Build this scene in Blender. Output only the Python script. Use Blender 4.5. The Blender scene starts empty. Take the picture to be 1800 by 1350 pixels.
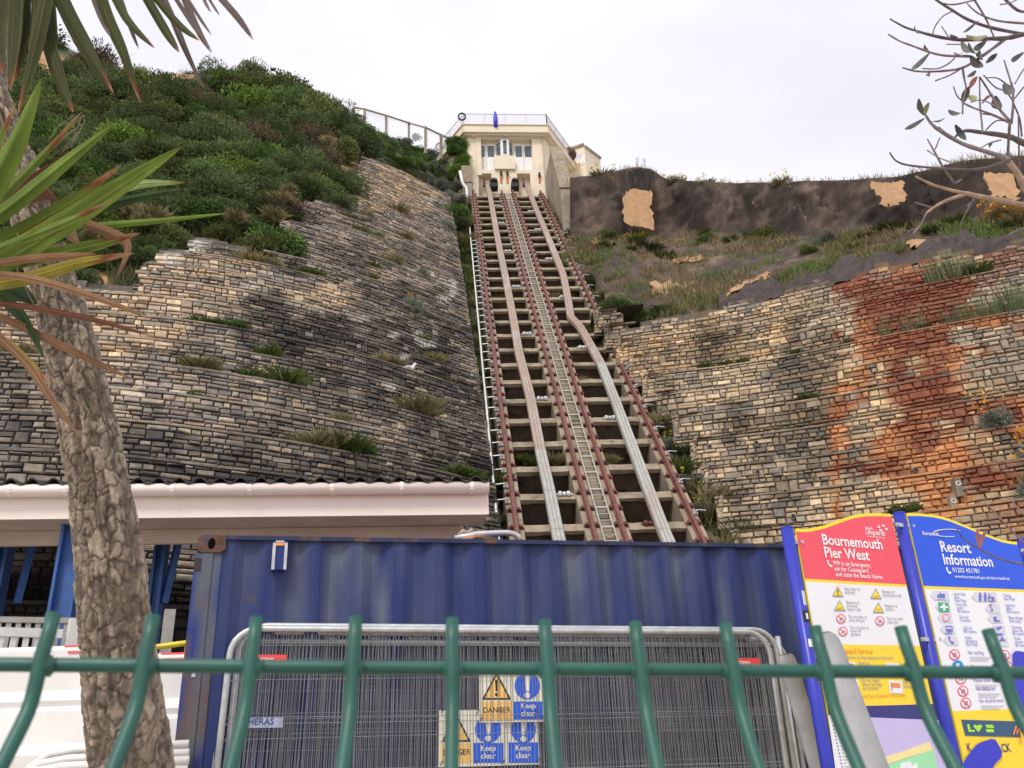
import bpy, math, random
import numpy as np
from mathutils import Vector, Matrix

# ------------------------------------------------------------------ camera, sky, sun, exposure
SC = bpy.context.scene
COL = SC.collection
F = 1480.0                    # focal length in photo pixels (1800 wide)
PITCH = math.radians(23.2); ROLL = math.radians(2.5); CZ = 1.45
def _basis():
    f = np.array([0, math.cos(PITCH), math.sin(PITCH)]); u0 = np.array([0, -math.sin(PITCH), math.cos(PITCH)]); r0 = np.array([1., 0, 0])
    c, s = math.cos(ROLL), math.sin(ROLL)
    return c*r0 - s*u0, s*r0 + c*u0, f
CR, CU, CF = _basis(); CO = np.array([0, 0, CZ])
cam = bpy.data.cameras.new('camera'); camo = bpy.data.objects.new('camera', cam); COL.objects.link(camo)
camo.matrix_world = Matrix(((CR[0], CU[0], -CF[0], 0), (CR[1], CU[1], -CF[1], 0), (CR[2], CU[2], -CF[2], CZ), (0, 0, 0, 1)))
cam.sensor_width = 36; cam.lens = F/1800*36; cam.clip_start = .05; cam.clip_end = 2000
cam.dof.use_dof = True; cam.dof.focus_distance = 11; cam.dof.aperture_fstop = 16.5
SC.camera = camo

SUN_EL = math.radians(52); SUN_AZ = math.radians(205)      # compass from +Y, clockwise: behind the camera, a little left
w = bpy.data.worlds.new('World'); SC.world = w; w.use_nodes = True
nt = w.node_tree; N = nt.nodes; Lk = nt.links
bg = N['Background']; bg.inputs['Strength'].default_value = .1
sky = N.new('ShaderNodeTexSky'); sky.sky_type = 'NISHITA'; sky.sun_disc = False
sky.sun_elevation = SUN_EL; sky.sun_rotation = SUN_AZ
tc = N.new('ShaderNodeTexCoord'); mp = N.new('ShaderNodeMapping'); mp.inputs['Scale'].default_value = (1.6, 1.6, 3.2)
nz = N.new('ShaderNodeTexNoise'); nz.inputs['Scale'].default_value = 1.5; nz.inputs['Detail'].default_value = 4; nz.inputs['Roughness'].default_value = .5
cr = N.new('ShaderNodeValToRGB'); cr.color_ramp.elements[0].position = .3; cr.color_ramp.elements[1].position = .62
cr.color_ramp.elements[0].color = (.68, .675, .75, 1); cr.color_ramp.elements[1].color = (.82, .805, .845, 1)
vm = N.new('ShaderNodeVectorMath'); vm.operation = 'SCALE'; vm.inputs['Scale'].default_value = 8.35
mx = N.new('ShaderNodeMix'); mx.data_type = 'RGBA'; mx.inputs['Factor'].default_value = .95
Lk.new(tc.outputs['Generated'], mp.inputs['Vector']); Lk.new(mp.outputs['Vector'], nz.inputs['Vector']); Lk.new(nz.outputs['Fac'], cr.inputs['Fac'])
Lk.new(cr.outputs['Color'], vm.inputs[0]); Lk.new(sky.outputs['Color'], mx.inputs['A']); Lk.new(vm.outputs['Vector'], mx.inputs['B'])
Lk.new(mx.outputs['Result'], bg.inputs['Color'])
sl = bpy.data.lights.new('sun', 'SUN'); sl.energy = 1.5; sl.angle = math.radians(14); sl.color = (1, .95, .88)
so = bpy.data.objects.new('sun', sl); COL.objects.link(so)
sd = Vector((math.sin(SUN_AZ)*math.cos(SUN_EL), math.cos(SUN_AZ)*math.cos(SUN_EL), math.sin(SUN_EL)))
so.rotation_euler = sd.to_track_quat('Z', 'Y').to_euler(); so.location = (0, -5, 30)
vs = SC.view_settings; vs.view_transform = 'Standard'; vs.look = 'None'; vs.gamma = 1; vs.use_curve_mapping = False; vs.exposure = .68

# ------------------------------------------------------------------ helpers
RND = random.Random(11); NR = np.random.RandomState(5)
A = lambda *a: np.array(a, float)
def unit(v): v = np.asarray(v, float); return v/np.linalg.norm(v)
def ray(px, py): return CR*(px-900)/F + CU*(675-py)/F + CF
def atY(px, py, Y): d = ray(px, py); return CO + d*(Y/d[1])
def atZ(px, py, Z): d = ray(px, py); return CO + d*((Z-CZ)/d[2])
def atD(px, py, D): return CO + ray(px, py)*D
def proj(P):
    q = np.asarray(P)-CO; z = q@CF
    return 900+F*(q@CR)/z, 675-F*(q@CU)/z, z

def _h(i, j, k, seed):
    x = (i.astype(np.int64)*374761393 + j.astype(np.int64)*668265263 + k.astype(np.int64)*2147483647 + seed*1274126177) & 0xffffffff
    x = ((x ^ (x >> 13))*1274126177) & 0xffffffff
    x = ((x ^ (x >> 16))*2246822519) & 0xffffffff
    return ((x ^ (x >> 15)) & 0xffffff)/float(0xffffff)
def vnoise(P, s=1., seed=0):
    P = np.asarray(P, float)*s; I = np.floor(P).astype(np.int64); f = P-I; f = f*f*(3-2*f); r = 0
    for a in (0, 1):
        for b in (0, 1):
            for c in (0, 1):
                r = r + _h(I[..., 0]+a, I[..., 1]+b, I[..., 2]+c, seed)*(f[..., 0] if a else 1-f[..., 0])*(f[..., 1] if b else 1-f[..., 1])*(f[..., 2] if c else 1-f[..., 2])
    return r
def fbm(P, s=1., o=4, seed=0):
    r = 0; a = .5; t = 0
    for k in range(o): r = r + a*vnoise(P, s*2**k, seed+k); t += a; a *= .5
    return r/t
def sstep(a, b, x): t = np.clip((x-a)/(b-a), 0, 1); return t*t*(3-2*t)

ORG = {}
def tag(o, label=None, cat=None, group=None, kind=None):
    if label: o['label'] = label
    if cat: o['category'] = cat
    if group: o['group'] = group
    if kind: o['kind'] = kind
    return o
def thing(name, label, cat, loc=(0, 0, 0), group=None):
    o = bpy.data.objects.new(name, None); COL.objects.link(o); o.location = tuple(loc); o.empty_display_size = .2
    ORG[o.name] = A(*loc); return tag(o, label, cat, group)
def link(name, me, parent=None, org=None):
    o = bpy.data.objects.new(name, me); COL.objects.link(o)
    if parent is not None: o.parent = parent; ORG[o.name] = ORG[parent.name]
    else: ORG[o.name] = A(0, 0, 0)
    return o
class MB:
    """collects world-space geometry, then links it as one mesh object"""
    def __init__(s): s.v = []; s.f = []; s.c = []; s.n = 0; s.hc = False; s.m = []
    def add(s, V, Fc, col=None, mi=0):
        V = np.asarray(V, float).reshape(-1, 3)
        s.v.append(V); s.f += [tuple(int(i)+s.n for i in f) for f in Fc]; s.m += [mi]*len(Fc); s.n += len(V)
        if col is not None: s.hc = True
        col = (1, 1, 1) if col is None else col
        col = np.asarray(col, float)
        s.c.append(np.tile(col, (len(V), 1)) if col.ndim == 1 else col)
        return s
    def box(s, o, ax, ay, az, a0, a1, b0, b1, c0, c1, col=None, mi=0):
        o, ax, ay, az = map(np.asarray, (o, ax, ay, az))
        V = [o+ax*a+ay*b+az*c for c in (c0, c1) for b in (b0, b1) for a in (a0, a1)]
        return s.add(V, [(0, 2, 3, 1), (4, 5, 7, 6), (0, 1, 5, 4), (2, 6, 7, 3), (0, 4, 6, 2), (1, 3, 7, 5)], col, mi)
    def wbox(s, x0, x1, y0, y1, z0, z1, col=None): return s.box(A(0, 0, 0), A(1, 0, 0), A(0, 1, 0), A(0, 0, 1), x0, x1, y0, y1, z0, z1, col)
    def tube(s, pts, r, n=8, cap=True, col=None, mi=0):
        pts = [np.asarray(p, float) for p in pts]; m = len(pts)
        rr = [r]*m if np.isscalar(r) else list(r)
        T = [unit(pts[min(i+1, m-1)]-pts[max(i-1, 0)]) for i in range(m)]
        ref = A(0, 0, 1) if abs(T[0][2]) < .9 else A(1, 0, 0)
        U = unit(np.cross(T[0], ref)); V = []; ca = [(math.cos(2*math.pi*k/n), math.sin(2*math.pi*k/n)) for k in range(n)]
        for i in range(m):
            U = unit(U-T[i]*(U@T[i])); W = np.cross(T[i], U)
            V += [pts[i]+rr[i]*(c*U+q*W) for c, q in ca]
        Fc = [(i*n+k, i*n+(k+1) % n, (i+1)*n+(k+1) % n, (i+1)*n+k) for i in range(m-1) for k in range(n)]
        if cap: Fc += [tuple(range(n))[::-1], tuple((m-1)*n+k for k in range(n))]
        c = None
        if col is not None: c = np.repeat(np.asarray(col, float).reshape(-1, 3) if np.ndim(col) > 1 else np.tile(col, (m, 1)), n, axis=0)
        return s.add(V, Fc, c, mi)
    def prism(s, poly, d, col=None, mi=0):
        """extrude a planar polygon (world points) along vector d"""
        P = [np.asarray(p, float) for p in poly]; n = len(P); V = P+[p+np.asarray(d) for p in P]
        return s.add(V, [tuple(range(n)), tuple(range(2*n-1, n-1, -1))]+[(i, i+n, (i+1) % n+n, (i+1) % n) for i in range(n)], col, mi)
    def build(s, name, mat, parent=None, smooth=False, label=None, kind=None):
        me = bpy.data.meshes.new(name)
        V = np.concatenate(s.v) if s.v else np.zeros((0, 3))
        if parent is not None: V = V-ORG[parent.name]
        me.from_pydata(V.tolist(), [], s.f)
        for m in (mat if isinstance(mat, (list, tuple)) else [mat]): me.materials.append(m)
        if isinstance(mat, (list, tuple)): me.polygons.foreach_set('material_index', s.m)
        if s.hc:
            at = me.attributes.new('Col', 'FLOAT_COLOR', 'POINT'); C = np.concatenate(s.c)
            at.data.foreach_set('color', np.concatenate([C, np.ones((len(C), 1))], 1).astype(np.float32).ravel())
        if smooth: me.polygons.foreach_set('use_smooth', [True]*len(me.polygons))
        me.update()
        o = link(name, me, parent)
        return tag(o, label, None, None, kind)
class Pl:
    """a plane in the world: o + a*ax + b*ay, n towards the viewer"""
    def __init__(s, o, ax, ay=(0, 0, 1)):
        s.o = np.asarray(o, float); s.ax = unit(ax); s.ay = unit(ay); s.n = unit(np.cross(s.ax, s.ay))
    def hit(s, px, py, off=0):
        d = ray(px, py); return CO+d*(((s.o+s.n*off-CO)@s.n)/(d@s.n))
    def uv(s, px, py, off=0): q = s.hit(px, py, off)-s.o; return q@s.ax, q@s.ay
    def pt(s, a, b, off=0): return s.o+s.ax*a+s.ay*b+s.n*off
    def box(s, mb, a0, a1, b0, b1, d0, d1, col=None, mi=0): return mb.box(s.o, s.ax, s.ay, s.n, a0, a1, b0, b1, d0, d1, col, mi)
    def pbox(s, mb, x0, y0, x1, y1, d0, d1, col=None, mi=0):
        a0, b1 = s.uv(x0, y0, d1); a1, b0 = s.uv(x1, y1, d1); return s.box(mb, a0, a1, b0, b1, d0, d1, col, mi)
    def poly(s, mb, pts, off, th=.002, col=None, mi=0, pix=True):
        P = [s.hit(x, y, off) if pix else s.pt(x, y, off) for x, y in pts]; return mb.prism(P, -s.n*th, col, mi)
    def flat(s, mb, pts, off, col=None, mi=0, pix=True):
        P = [s.hit(x, y, off) if pix else s.pt(x, y, off) for x, y in pts]
        nn = np.cross(P[1]-P[0], P[2]-P[1])
        return mb.add(P, [tuple(range(len(P)))], col, mi)

FONT = {}
def text(s, pl, a, b, size, mat, parent, off, bold=0., wid=1., align='LEFT', name='lettering', sp=1., rot=0.):
    cu = bpy.data.curves.new('t', 'FONT'); cu.body = s; cu.size = size; cu.align_x = align; cu.offset = bold*size; cu.resolution_u = 2; cu.space_line = sp
    ob = bpy.data.objects.new('t', cu); me = bpy.data.meshes.new_from_object(ob); bpy.data.objects.remove(ob); bpy.data.curves.remove(cu)
    V = np.zeros(len(me.vertices)*3); me.vertices.foreach_get('co', V); V = V.reshape(-1, 3)
    c_, s_ = math.cos(rot), math.sin(rot)
    X = V[:, 0]*wid; Yv = V[:, 1]
    P = pl.o+np.outer(a+X*c_-Yv*s_, pl.ax)+np.outer(b+X*s_+Yv*c_, pl.ay)+pl.n*off-ORG[parent.name]
    me.vertices.foreach_set('co', P.ravel()); me.materials.clear(); me.materials.append(mat); me.update(); me.name = name
    return link(name, me, parent)
def ptext(s, pl, px, py, hpx, mat, parent, off, **k):
    """text whose first baseline starts at photo pixel px,py with capitals about hpx high"""
    a, b = pl.uv(px, py, off); D = proj(pl.pt(a, b, off))[2]
    return text(s, pl, a, b, hpx*D/F/.72, mat, parent, off, **k)

# ------------------------------------------------------------------ materials
def mat(name, col, rough=.75, metal=0., var=.2, scale=6., bump=0., bscale=30., vcol=False, spots=(), spec=.4, stretch=(1, 1, 1), alpha=1., trans=0., objvar=0.):
    m = bpy.data.materials.new(name); m.use_nodes = True; nt = m.node_tree; N = nt.nodes; L = nt.links
    b = N['Principled BSDF']; b.inputs['Roughness'].default_value = rough; b.inputs['Metallic'].default_value = metal
    b.inputs['Specular IOR Level'].default_value = spec
    tc = N.new('ShaderNodeTexCoord'); mp = N.new('ShaderNodeMapping'); mp.inputs['Scale'].default_value = stretch
    L.new(tc.outputs['Object'], mp.inputs['Vector'])
    def noise(sc, det=5, ro=.6):
        n = N.new('ShaderNodeTexNoise'); n.inputs['Scale'].default_value = sc; n.inputs['Detail'].default_value = det; n.inputs['Roughness'].default_value = ro
        L.new(mp.outputs['Vector'], n.inputs['Vector']); return n.outputs['Fac']
    def ramp(src, lo, hi, a, c):
        r = N.new('ShaderNodeMapRange'); r.inputs['From Min'].default_value = lo; r.inputs['From Max'].default_value = hi
        r.inputs['To Min'].default_value = a; r.inputs['To Max'].default_value = c; L.new(src, r.inputs['Value']); return r.outputs['Result']
    def mix(fac, a, bcol, mode='MIX'):
        x = N.new('ShaderNodeMix'); x.data_type = 'RGBA'; x.blend_type = mode
        if isinstance(fac, float): x.inputs['Factor'].default_value = fac
        else: L.new(fac, x.inputs['Factor'])
        for k, v in (('A', a), ('B', bcol)):
            if isinstance(v, tuple): x.inputs[k].default_value = (*v, 1) if len(v) == 3 else v
            else: L.new(v, x.inputs[k])
        return x.outputs['Result']
    if vcol:
        at = N.new('ShaderNodeAttribute'); at.attribute_name = 'Col'
        c = mix(1., at.outputs['Color'], tuple(col), 'MULTIPLY')
    else:
        r = N.new('ShaderNodeRGB'); r.outputs[0].default_value = (*col, 1); c = r.outputs[0]
    if var:
        f = ramp(noise(scale), .3, .7, 1-var, 1+var)
        cb = N.new('ShaderNodeCombineColor')
        for k in range(3): L.new(f, cb.inputs[k])
        c = mix(1., c, cb.outputs[0], 'MULTIPLY')
    if objvar:
        oi = N.new('ShaderNodeObjectInfo'); f = ramp(oi.outputs['Random'], 0, 1, 1-objvar, 1+objvar)
        cb = N.new('ShaderNodeCombineColor')
        for k in range(3): L.new(f, cb.inputs[k])
        c = mix(1., c, cb.outputs[0], 'MULTIPLY')
    for (sc_, thr, soft, scl, amt) in spots:
        f = ramp(noise(scl), thr, thr+soft, 0., amt); c = mix(f, c, tuple(sc_))
    L.new(c, b.inputs['Base Color'])
    if bump:
        bp = N.new('ShaderNodeBump'); bp.inputs['Strength'].default_value = bump; bp.inputs['Distance'].default_value = .02
        L.new(noise(bscale, 6), bp.inputs['Height']); L.new(bp.outputs['Normal'], b.inputs['Normal'])
    if trans:
        tr = N.new('ShaderNodeBsdfTranslucent'); L.new(c, tr.inputs['Color']); ms = N.new('ShaderNodeMixShader'); ms.inputs['Fac'].default_value = trans
        L.new(b.outputs[0], ms.inputs[1]); L.new(tr.outputs[0], ms.inputs[2]); L.new(ms.outputs[0], N['Material Output'].inputs['Surface'])
    return m
M = {}
M['stone'] = mat('stone', (1, 1, 1), .9, var=.3, scale=9, vcol=True, bump=.5, bscale=22, spots=[((.09, .085, .08), .6, .1, 5, .5), ((.5, .47, .42), .68, .06, 14, .5)])
M['soil'] = mat('soil', (1, 1, 1), .95, var=.35, scale=3, vcol=True, bump=.8, bscale=7)
M['concrete'] = mat('concrete', (.30, .245, .175), .9, var=.25, scale=2.5, bump=.35, bscale=14, spots=[((.13, .11, .085), .54, .14, 1.1, .85), ((.08, .085, .05), .6, .1, 3.5, .6)])
M['scarp'] = mat('scarp_earth', (1, 1, 1), .95, var=.45, scale=1.6, vcol=True, bump=1., bscale=3.5, spots=[((.25, .17, .105), .66, .08, 1.9, .7), ((.022, .018, .016), .58, .1, .9, .75), ((.34, .26, .17), .71, .03, 6, .6)], stretch=(1, 1, .55))
M['contdark'] = mat('container_rail', (.022, .03, .085), .7, var=.3, scale=6, spots=[((.13, .065, .04), .52, .1, 5, .9)])
M['concrete_dark'] = mat('concrete_dark', (.125, .095, .07), .95, var=.4, scale=2, bump=.3, bscale=9, spots=[((.16, .10, .065), .58, .12, .9, .7), ((.02, .018, .016), .55, .1, 1.7, .7)])
M['wingwall'] = mat('wing_wall_concrete', (.36, .30, .235), .9, var=.2, scale=1.2, bump=.3, bscale=10, spots=[((.17, .15, .125), .5, .2, .8, .8), ((.42, .26, .15), .66, .08, .7, .5)])
M['railred'] = mat('rail_red', (.165, .062, .047), .6, var=.3, scale=3, spots=[((.10, .035, .025), .5, .15, 2, .8), ((.07, .045, .035), .62, .1, 1.1, .8)])
M['clip'] = mat('clip_red', (.12, .035, .03), .55, var=.2, objvar=.5)
M['galv'] = mat('galvanised', (.55, .56, .57), .45, .6, var=.18, scale=14, spots=[((.30, .2, .14), .72, .05, 5, .6)])
M['ladder'] = mat('ladder_metal', (.40, .375, .33), .6, var=.2, scale=5, spots=[((.26, .17, .11), .6, .1, 2, .6)])
M['plate_dim'] = mat('worn_plate', (.30, .34, .46), .6, var=.25, scale=20)
M['pipewhite'] = mat('pipe_white', (.62, .63, .62), .5, var=.15, scale=4)
M['wood'] = mat('old_timber', (.36, .28, .235), .85, var=.22, scale=5, stretch=(6, 1.2, 1.2), bump=.3, bscale=18, spots=[((.42, .24, .17), .55, .12, .5, .7), ((.47, .46, .44), .55, .15, .35, .7)])
M['woodgrey'] = mat('grey_timber', (.37, .365, .34), .8, var=.16, scale=4, stretch=(3, 1.2, 1.2), bump=.2, bscale=14, spots=[((.37, .29, .25), .57, .1, .5, .75)])
M['render'] = mat('cream_render', (.78, .69, .53), .9, var=.07, scale=1.5, bump=.15, bscale=16, spots=[((.55, .47, .36), .6, .12, .9, .5), ((.42, .36, .3), .68, .06, 2.6, .45)])
M['render_rust'] = mat('rust_stain', (.62, .19, .06), .9, var=.45, scale=3.5, spots=[((.25, .06, .025), .5, .15, 2.2, .8)])
M['white'] = mat('white_paint', (.80, .80, .78), .5, var=.05, scale=3)
M['glass'] = mat('window_glass', (.11, .135, .155), .07, var=.35, scale=1.4, spec=.6)
M['dark'] = mat('dark_iron', (.035, .03, .028), .7, var=.3)
M['railpaint'] = mat('railing_paint', (.58, .565, .63), .5, var=.1)
M['contblue'] = None
M['rust'] = mat('rust', (.115, .06, .042), .85, var=.4, scale=12, bump=.3, bscale=40, spots=[((.055, .06, .10), .55, .1, 9, .8)])
M['orange'] = mat('orange_primer', (.85, .30, .10), .7, var=.2, scale=8)
M['tile'] = mat('roof_sheet', (.035, .034, .034), .8, var=.3, scale=5, spots=[((.12, .12, .1), .66, .08, 9, .5)])
M['fascia'] = mat('fascia_white', (.87, .76, .69), .45, var=.05, scale=1.2, spots=[((.50, .38, .3), .76, .06, 3, .4)])
M['soffit'] = mat('soffit', (.52, .42, .35), .8, var=.15, scale=2)
M['bluepaint'] = mat('shelter_blue', (.045, .115, .33), .5, var=.15, scale=5)
M['signblue'] = mat('sign_post_blue', (.035, .045, .42), .35, var=.12, scale=9, spots=[((.5, .5, .6), .74, .03, 22, .6)])
M['plastic'] = mat('barrier_white', (.74, .72, .69), .45, var=.08, scale=3, spots=[((.55, .48, .4), .66, .1, 2, .4)])
M['redplastic'] = mat('barrier_red', (.72, .03, .05), .4, var=.1)
M['yellowpaint'] = mat('yellow_paint', (.80, .62, .03), .45, var=.08)
M['green'] = mat('fence_green', (.014, .092, .068), .45, var=.15, scale=30, spec=.5, bump=.05, bscale=400)
M['greyslab'] = mat('grey_metal_post', (.34, .34, .345), .55, .3, var=.16, scale=7, spots=[((.24, .235, .23), .55, .12, 3, .7), ((.6, .6, .6), .75, .03, 12, .5)])
M['barkm'] = mat('palm_bark', (1, 1, 1), .95, var=.3, scale=30, vcol=True, bump=.9, bscale=55)
M['leafm'] = mat('strap_leaf', (1, 1, 1), .7, var=.22, scale=9, vcol=True, trans=.16, spec=.12, stretch=(1, 1, .25))
M['twig'] = mat('bare_twig', (.20, .16, .155), .85, var=.3, scale=30, objvar=.3)
M['twigtan'] = mat('tan_branch', (.40, .28, .20), .85, var=.3, scale=30)
M['twigleaf'] = mat('dull_leaf', (.12, .125, .115), .7, var=.3, scale=40, objvar=.4)
M['twigleafred'] = mat('withered_red_leaf', (.52, .21, .2), .7, var=.2)
M['hess'] = mat('hessian', (.42, .255, .135), .95, var=.16, scale=4, bump=.5, bscale=60)
M['net'] = mat('dark_netting', (.060, .045, .042), .95, var=.4, scale=3, bump=.8, bscale=9, spots=[((.20, .16, .14), .66, .08, 2.2, .7)])
def flatmat(n, c, r=.45): M[n] = mat(n, c, r, var=.03, scale=3)
for n, c in (('s_red', (.86, .095, .135)), ('s_white', (.82, .83, .87)), ('s_yellow', (.93, .68, .045)), ('s_yellowedge', (.93, .74, .03)), ('s_blue', (.022, .10, .74)), ('s_navy', (.04, .04, .20)), ('s_text', (.30, .30, .36)),
             ('s_purple', (.56, .50, .78)), ('s_green', (.36, .76, .42)), ('s_sand', (.87, .75, .34)), ('s_textblue', (.16, .18, .60)), ('s_pink', (.80, .16, .22)), ('s_grey', (.66, .66, .74)),
             ('s_black', (.02, .02, .02)), ('s_orange', (.86, .26, .06)), ('s_olive', (.55, .5, .05)), ('s_firstaid', (.05, .42, .24)), ('s_cyan', (.02, .28, .70)), ('s_lime', (.40, .78, .05)), ('s_teal', (.04, .10, .20)),
             ('s_patch', (.045, .05, .55)), ('w_cream', (.80, .77, .63)), ('w_amber', (.90, .55, .16)), ('w_blue', (.02, .12, .72)), ('w_black', (.025, .02, .018)), ('tag_red', (.78, .07, .07)), ('tie', (.03, .03, .03)),
             ('mural_a', (.62, .62, .66)), ('mural_b', (.05, .2, .5))): flatmat(n, c)
# ------------------------------------------------------------------ the two cliff faces as surfaces Y(x, z)
_YA = np.array([(-40, 9), (-16, 13.3), (-12, 14.2), (-8.3, 15.1), (-7.5, 15.35), (-6.4, 15.85), (-5.1, 16.65), (-3.8, 17.6), (-2.9, 18.35), (-2, 19.25), (-.8, 20.4), (.5, 21.7)])
_YR = np.array([(3.5, 22.3), (4.7, 22.0), (6.2, 21.7), (7.6, 21.3), (8.9, 20.75), (11.1, 19.8), (12.7, 19.2), (18, 17.2), (40, 10)])
def YL(x, z): return np.interp(x+.11*(z-8.16), _YA[:, 0], _YA[:, 1])+.87*(z-8.16)
def YRt(x, z): return np.interp(x, _YR[:, 0], _YR[:, 1])+.76*(z-9.5)
def YS(x, z): return np.interp(x, _YR[:, 0], _YR[:, 1])+.5+.76*4.9+(.9+.28*sstep(5, 9, x))*(z-14.4)
def bump(P, s=.35, a=.9, seed=3): return a*(fbm(P, s, 4, seed)-.5)
def YLb(x, z): return YL(x, z)+.15+bump(np.stack([x, z*0, z], -1), .3, 1.3)
def YSb(x, z): return YS(x, z)+bump(np.stack([x, z*0, z], -1), .45, 1.0, 9)
def hit(fn, px, py, lo=4., hi=90.):
    px = np.asarray(px, float); py = np.asarray(py, float); sh = px.shape
    d = CR*((px.reshape(-1, 1)-900)/F)+CU*((675-py.reshape(-1, 1))/F)+CF
    lo = np.full(len(d), lo); hi = np.full(len(d), hi)
    for _ in range(40):
        m = (lo+hi)/2; P = CO+d*m[:, None]; g = P[:, 1]-fn(P[:, 0], P[:, 2]); lo = np.where(g < 0, m, lo); hi = np.where(g < 0, hi, m)
    return (CO+d*hi[:, None]).reshape(sh+(3,))
def poly_y(pts): a = np.array(pts, float); return lambda x: np.interp(x, a[:, 0], a[:, 1])
yb_left = poly_y([(-400, 480), (0, 500), (130, 505), (240, 517), (243, 470), (272, 468), (277, 447), (331, 450), (334, 424), (370, 428), (457, 453), (487, 470), (496, 386), (515, 362), (600, 348), (622, 330), (634, 285), (650, 262), (700, 282), (760, 306), (800, 320), (840, 330)])
ridge_left = poly_y([(-400, -120), (-100, 10), (0, 55), (60, 58), (130, 92), (200, 124), (250, 134), (330, 128), (400, 130), (470, 138), (540, 176), (590, 200), (640, 226), (700, 248), (760, 266), (815, 288), (850, 300)])
wall_top_r = poly_y([(1040, 470), (1100, 578), (1180, 566), (1283, 543), (1343, 528), (1473, 498), (1560, 476), (1643, 457), (1800, 437), (2100, 400)])
scarp_base = poly_y([(985, 425), (1060, 418), (1200, 408), (1400, 418), (1480, 412), (1600, 398), (1800, 384), (2200, 350)])
ridge_r = poly_y([(985, 314), (1000, 312), (1050, 308), (1085, 300), (1120, 293), (1145, 297), (1172, 316), (1300, 322), (1420, 318), (1500, 316), (1580, 310), (1640, 296), (1700, 281), (1800, 272), (2200, 240)])

def ridgeP(x):
    x = np.asarray(x, float); b = hit(YSb, x, scarp_base(x)); X = x[..., None]; d = CR*(X-900)/F+CU*(675-ridge_r(x)[..., None])/F+CF; k = (b[..., 1]+.26*(CZ-b[..., 2]))/(d[..., 1]-.26*d[..., 2]); return CO+d*k[..., None]
# ------------------------------------------------------------------ weathering of the stones (soot, iron stain) as the colour of the stone itself; shelter shade painted in too
def blobs(px, py, L, warp):
    r = np.zeros_like(px)
    for cx, cy, rx, ry in L:
        d = np.sqrt(((px-cx)/rx)**2+((py-cy)/ry)**2)+warp; r = np.maximum(r, 1-sstep(.9, 1.08, d))
    return r
RUST = [(1550, 520, 72, 48), (1620, 505, 110, 42), (1590, 585, 90, 60), (1650, 560, 60, 45), (1520, 560, 30, 90), (1640, 610, 60, 55), (1575, 660, 28, 50), (1560, 620, 70, 30), (1515, 670, 18, 45), (1630, 660, 32, 55), (1600, 700, 34, 60), (1650, 700, 40, 60), (1600, 765, 62, 60),
        (1660, 775, 70, 60), (1740, 735, 62, 40), (1560, 800, 30, 50), (1590, 830, 75, 28), (1690, 800, 70, 40), (1738, 842, 48, 22), (1790, 740, 40, 50), (1660, 885, 40, 26), (1735, 620, 24, 22), (1760, 560, 20, 30), (1468, 800, 10, 120), (1480, 730, 12, 80), (1700, 560, 90, 24), (1790, 580, 18, 30), (1640, 840, 30, 40)]
DEEP = [(1738, 842, 46, 20), (1740, 735, 60, 36), (1630, 660, 34, 45), (1580, 662, 22, 30), (1590, 700, 26, 50), (1560, 515, 70, 40), (1600, 590, 60, 40), (1650, 545, 60, 26), (1600, 640, 40, 20), (1560, 825, 40, 20), (1620, 775, 30, 16), (1655, 700, 30, 40)]
CLEAN = [(1540, 655, 20, 24), (1550, 722, 26, 24), (1533, 742, 22, 24), (1762, 650, 62, 46), (1770, 610, 40, 40), (1608, 645, 10, 18), (1700, 590, 30, 16), (1712, 770, 12, 40), (1770, 790, 44, 26), (1660, 745, 20, 8)]
BLACKR = [(1440, 640, 60, 60), (1400, 660, 46, 70), (1430, 720, 66, 60), (1420, 800, 60, 70), (1350, 770, 40, 50), (1300, 740, 40, 40), (1390, 860, 50, 40), (1500, 800, 16, 50), (1460, 600, 50, 20)]
BLACKL = [(470, 545, 66, 46), (540, 585, 90, 50), (620, 640, 110, 50), (700, 610, 90, 50), (760, 690, 90, 40), (690, 700, 60, 24), (560, 830, 300, 26), (250, 780, 140, 40), (780, 770, 60, 44), (760, 600, 80, 30), (400, 830, 200, 30), (790, 820, 60, 40), (680, 450, 90, 20), (520, 470, 30, 20), (700, 520, 90, 26)]
PAINT = [(300, 456, 14, 9), (345, 432, 18, 8), (748, 604, 16, 8), (735, 592, 5, 12), (690, 588, 9, 5), (712, 626, 10, 5), (795, 505, 6, 16), (785, 525, 8, 8), (440, 505, 9, 5), (690, 680, 8, 8), (640, 560, 8, 4), (757, 350, 14, 5)]
LIGHTL = [(300, 500, 140, 60), (180, 580, 160, 50), (400, 470, 60, 30), (560, 520, 60, 22), (350, 760, 30, 10), (60, 560, 90, 60), (700, 330, 90, 40)]
PAL = np.array([(.40, .31, .21), (.34, .27, .195), (.27, .23, .185), (.23, .205, .175), (.47, .385, .28), (.19, .17, .15), (.37, .295, .22), (.30, .245, .20)])
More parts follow.
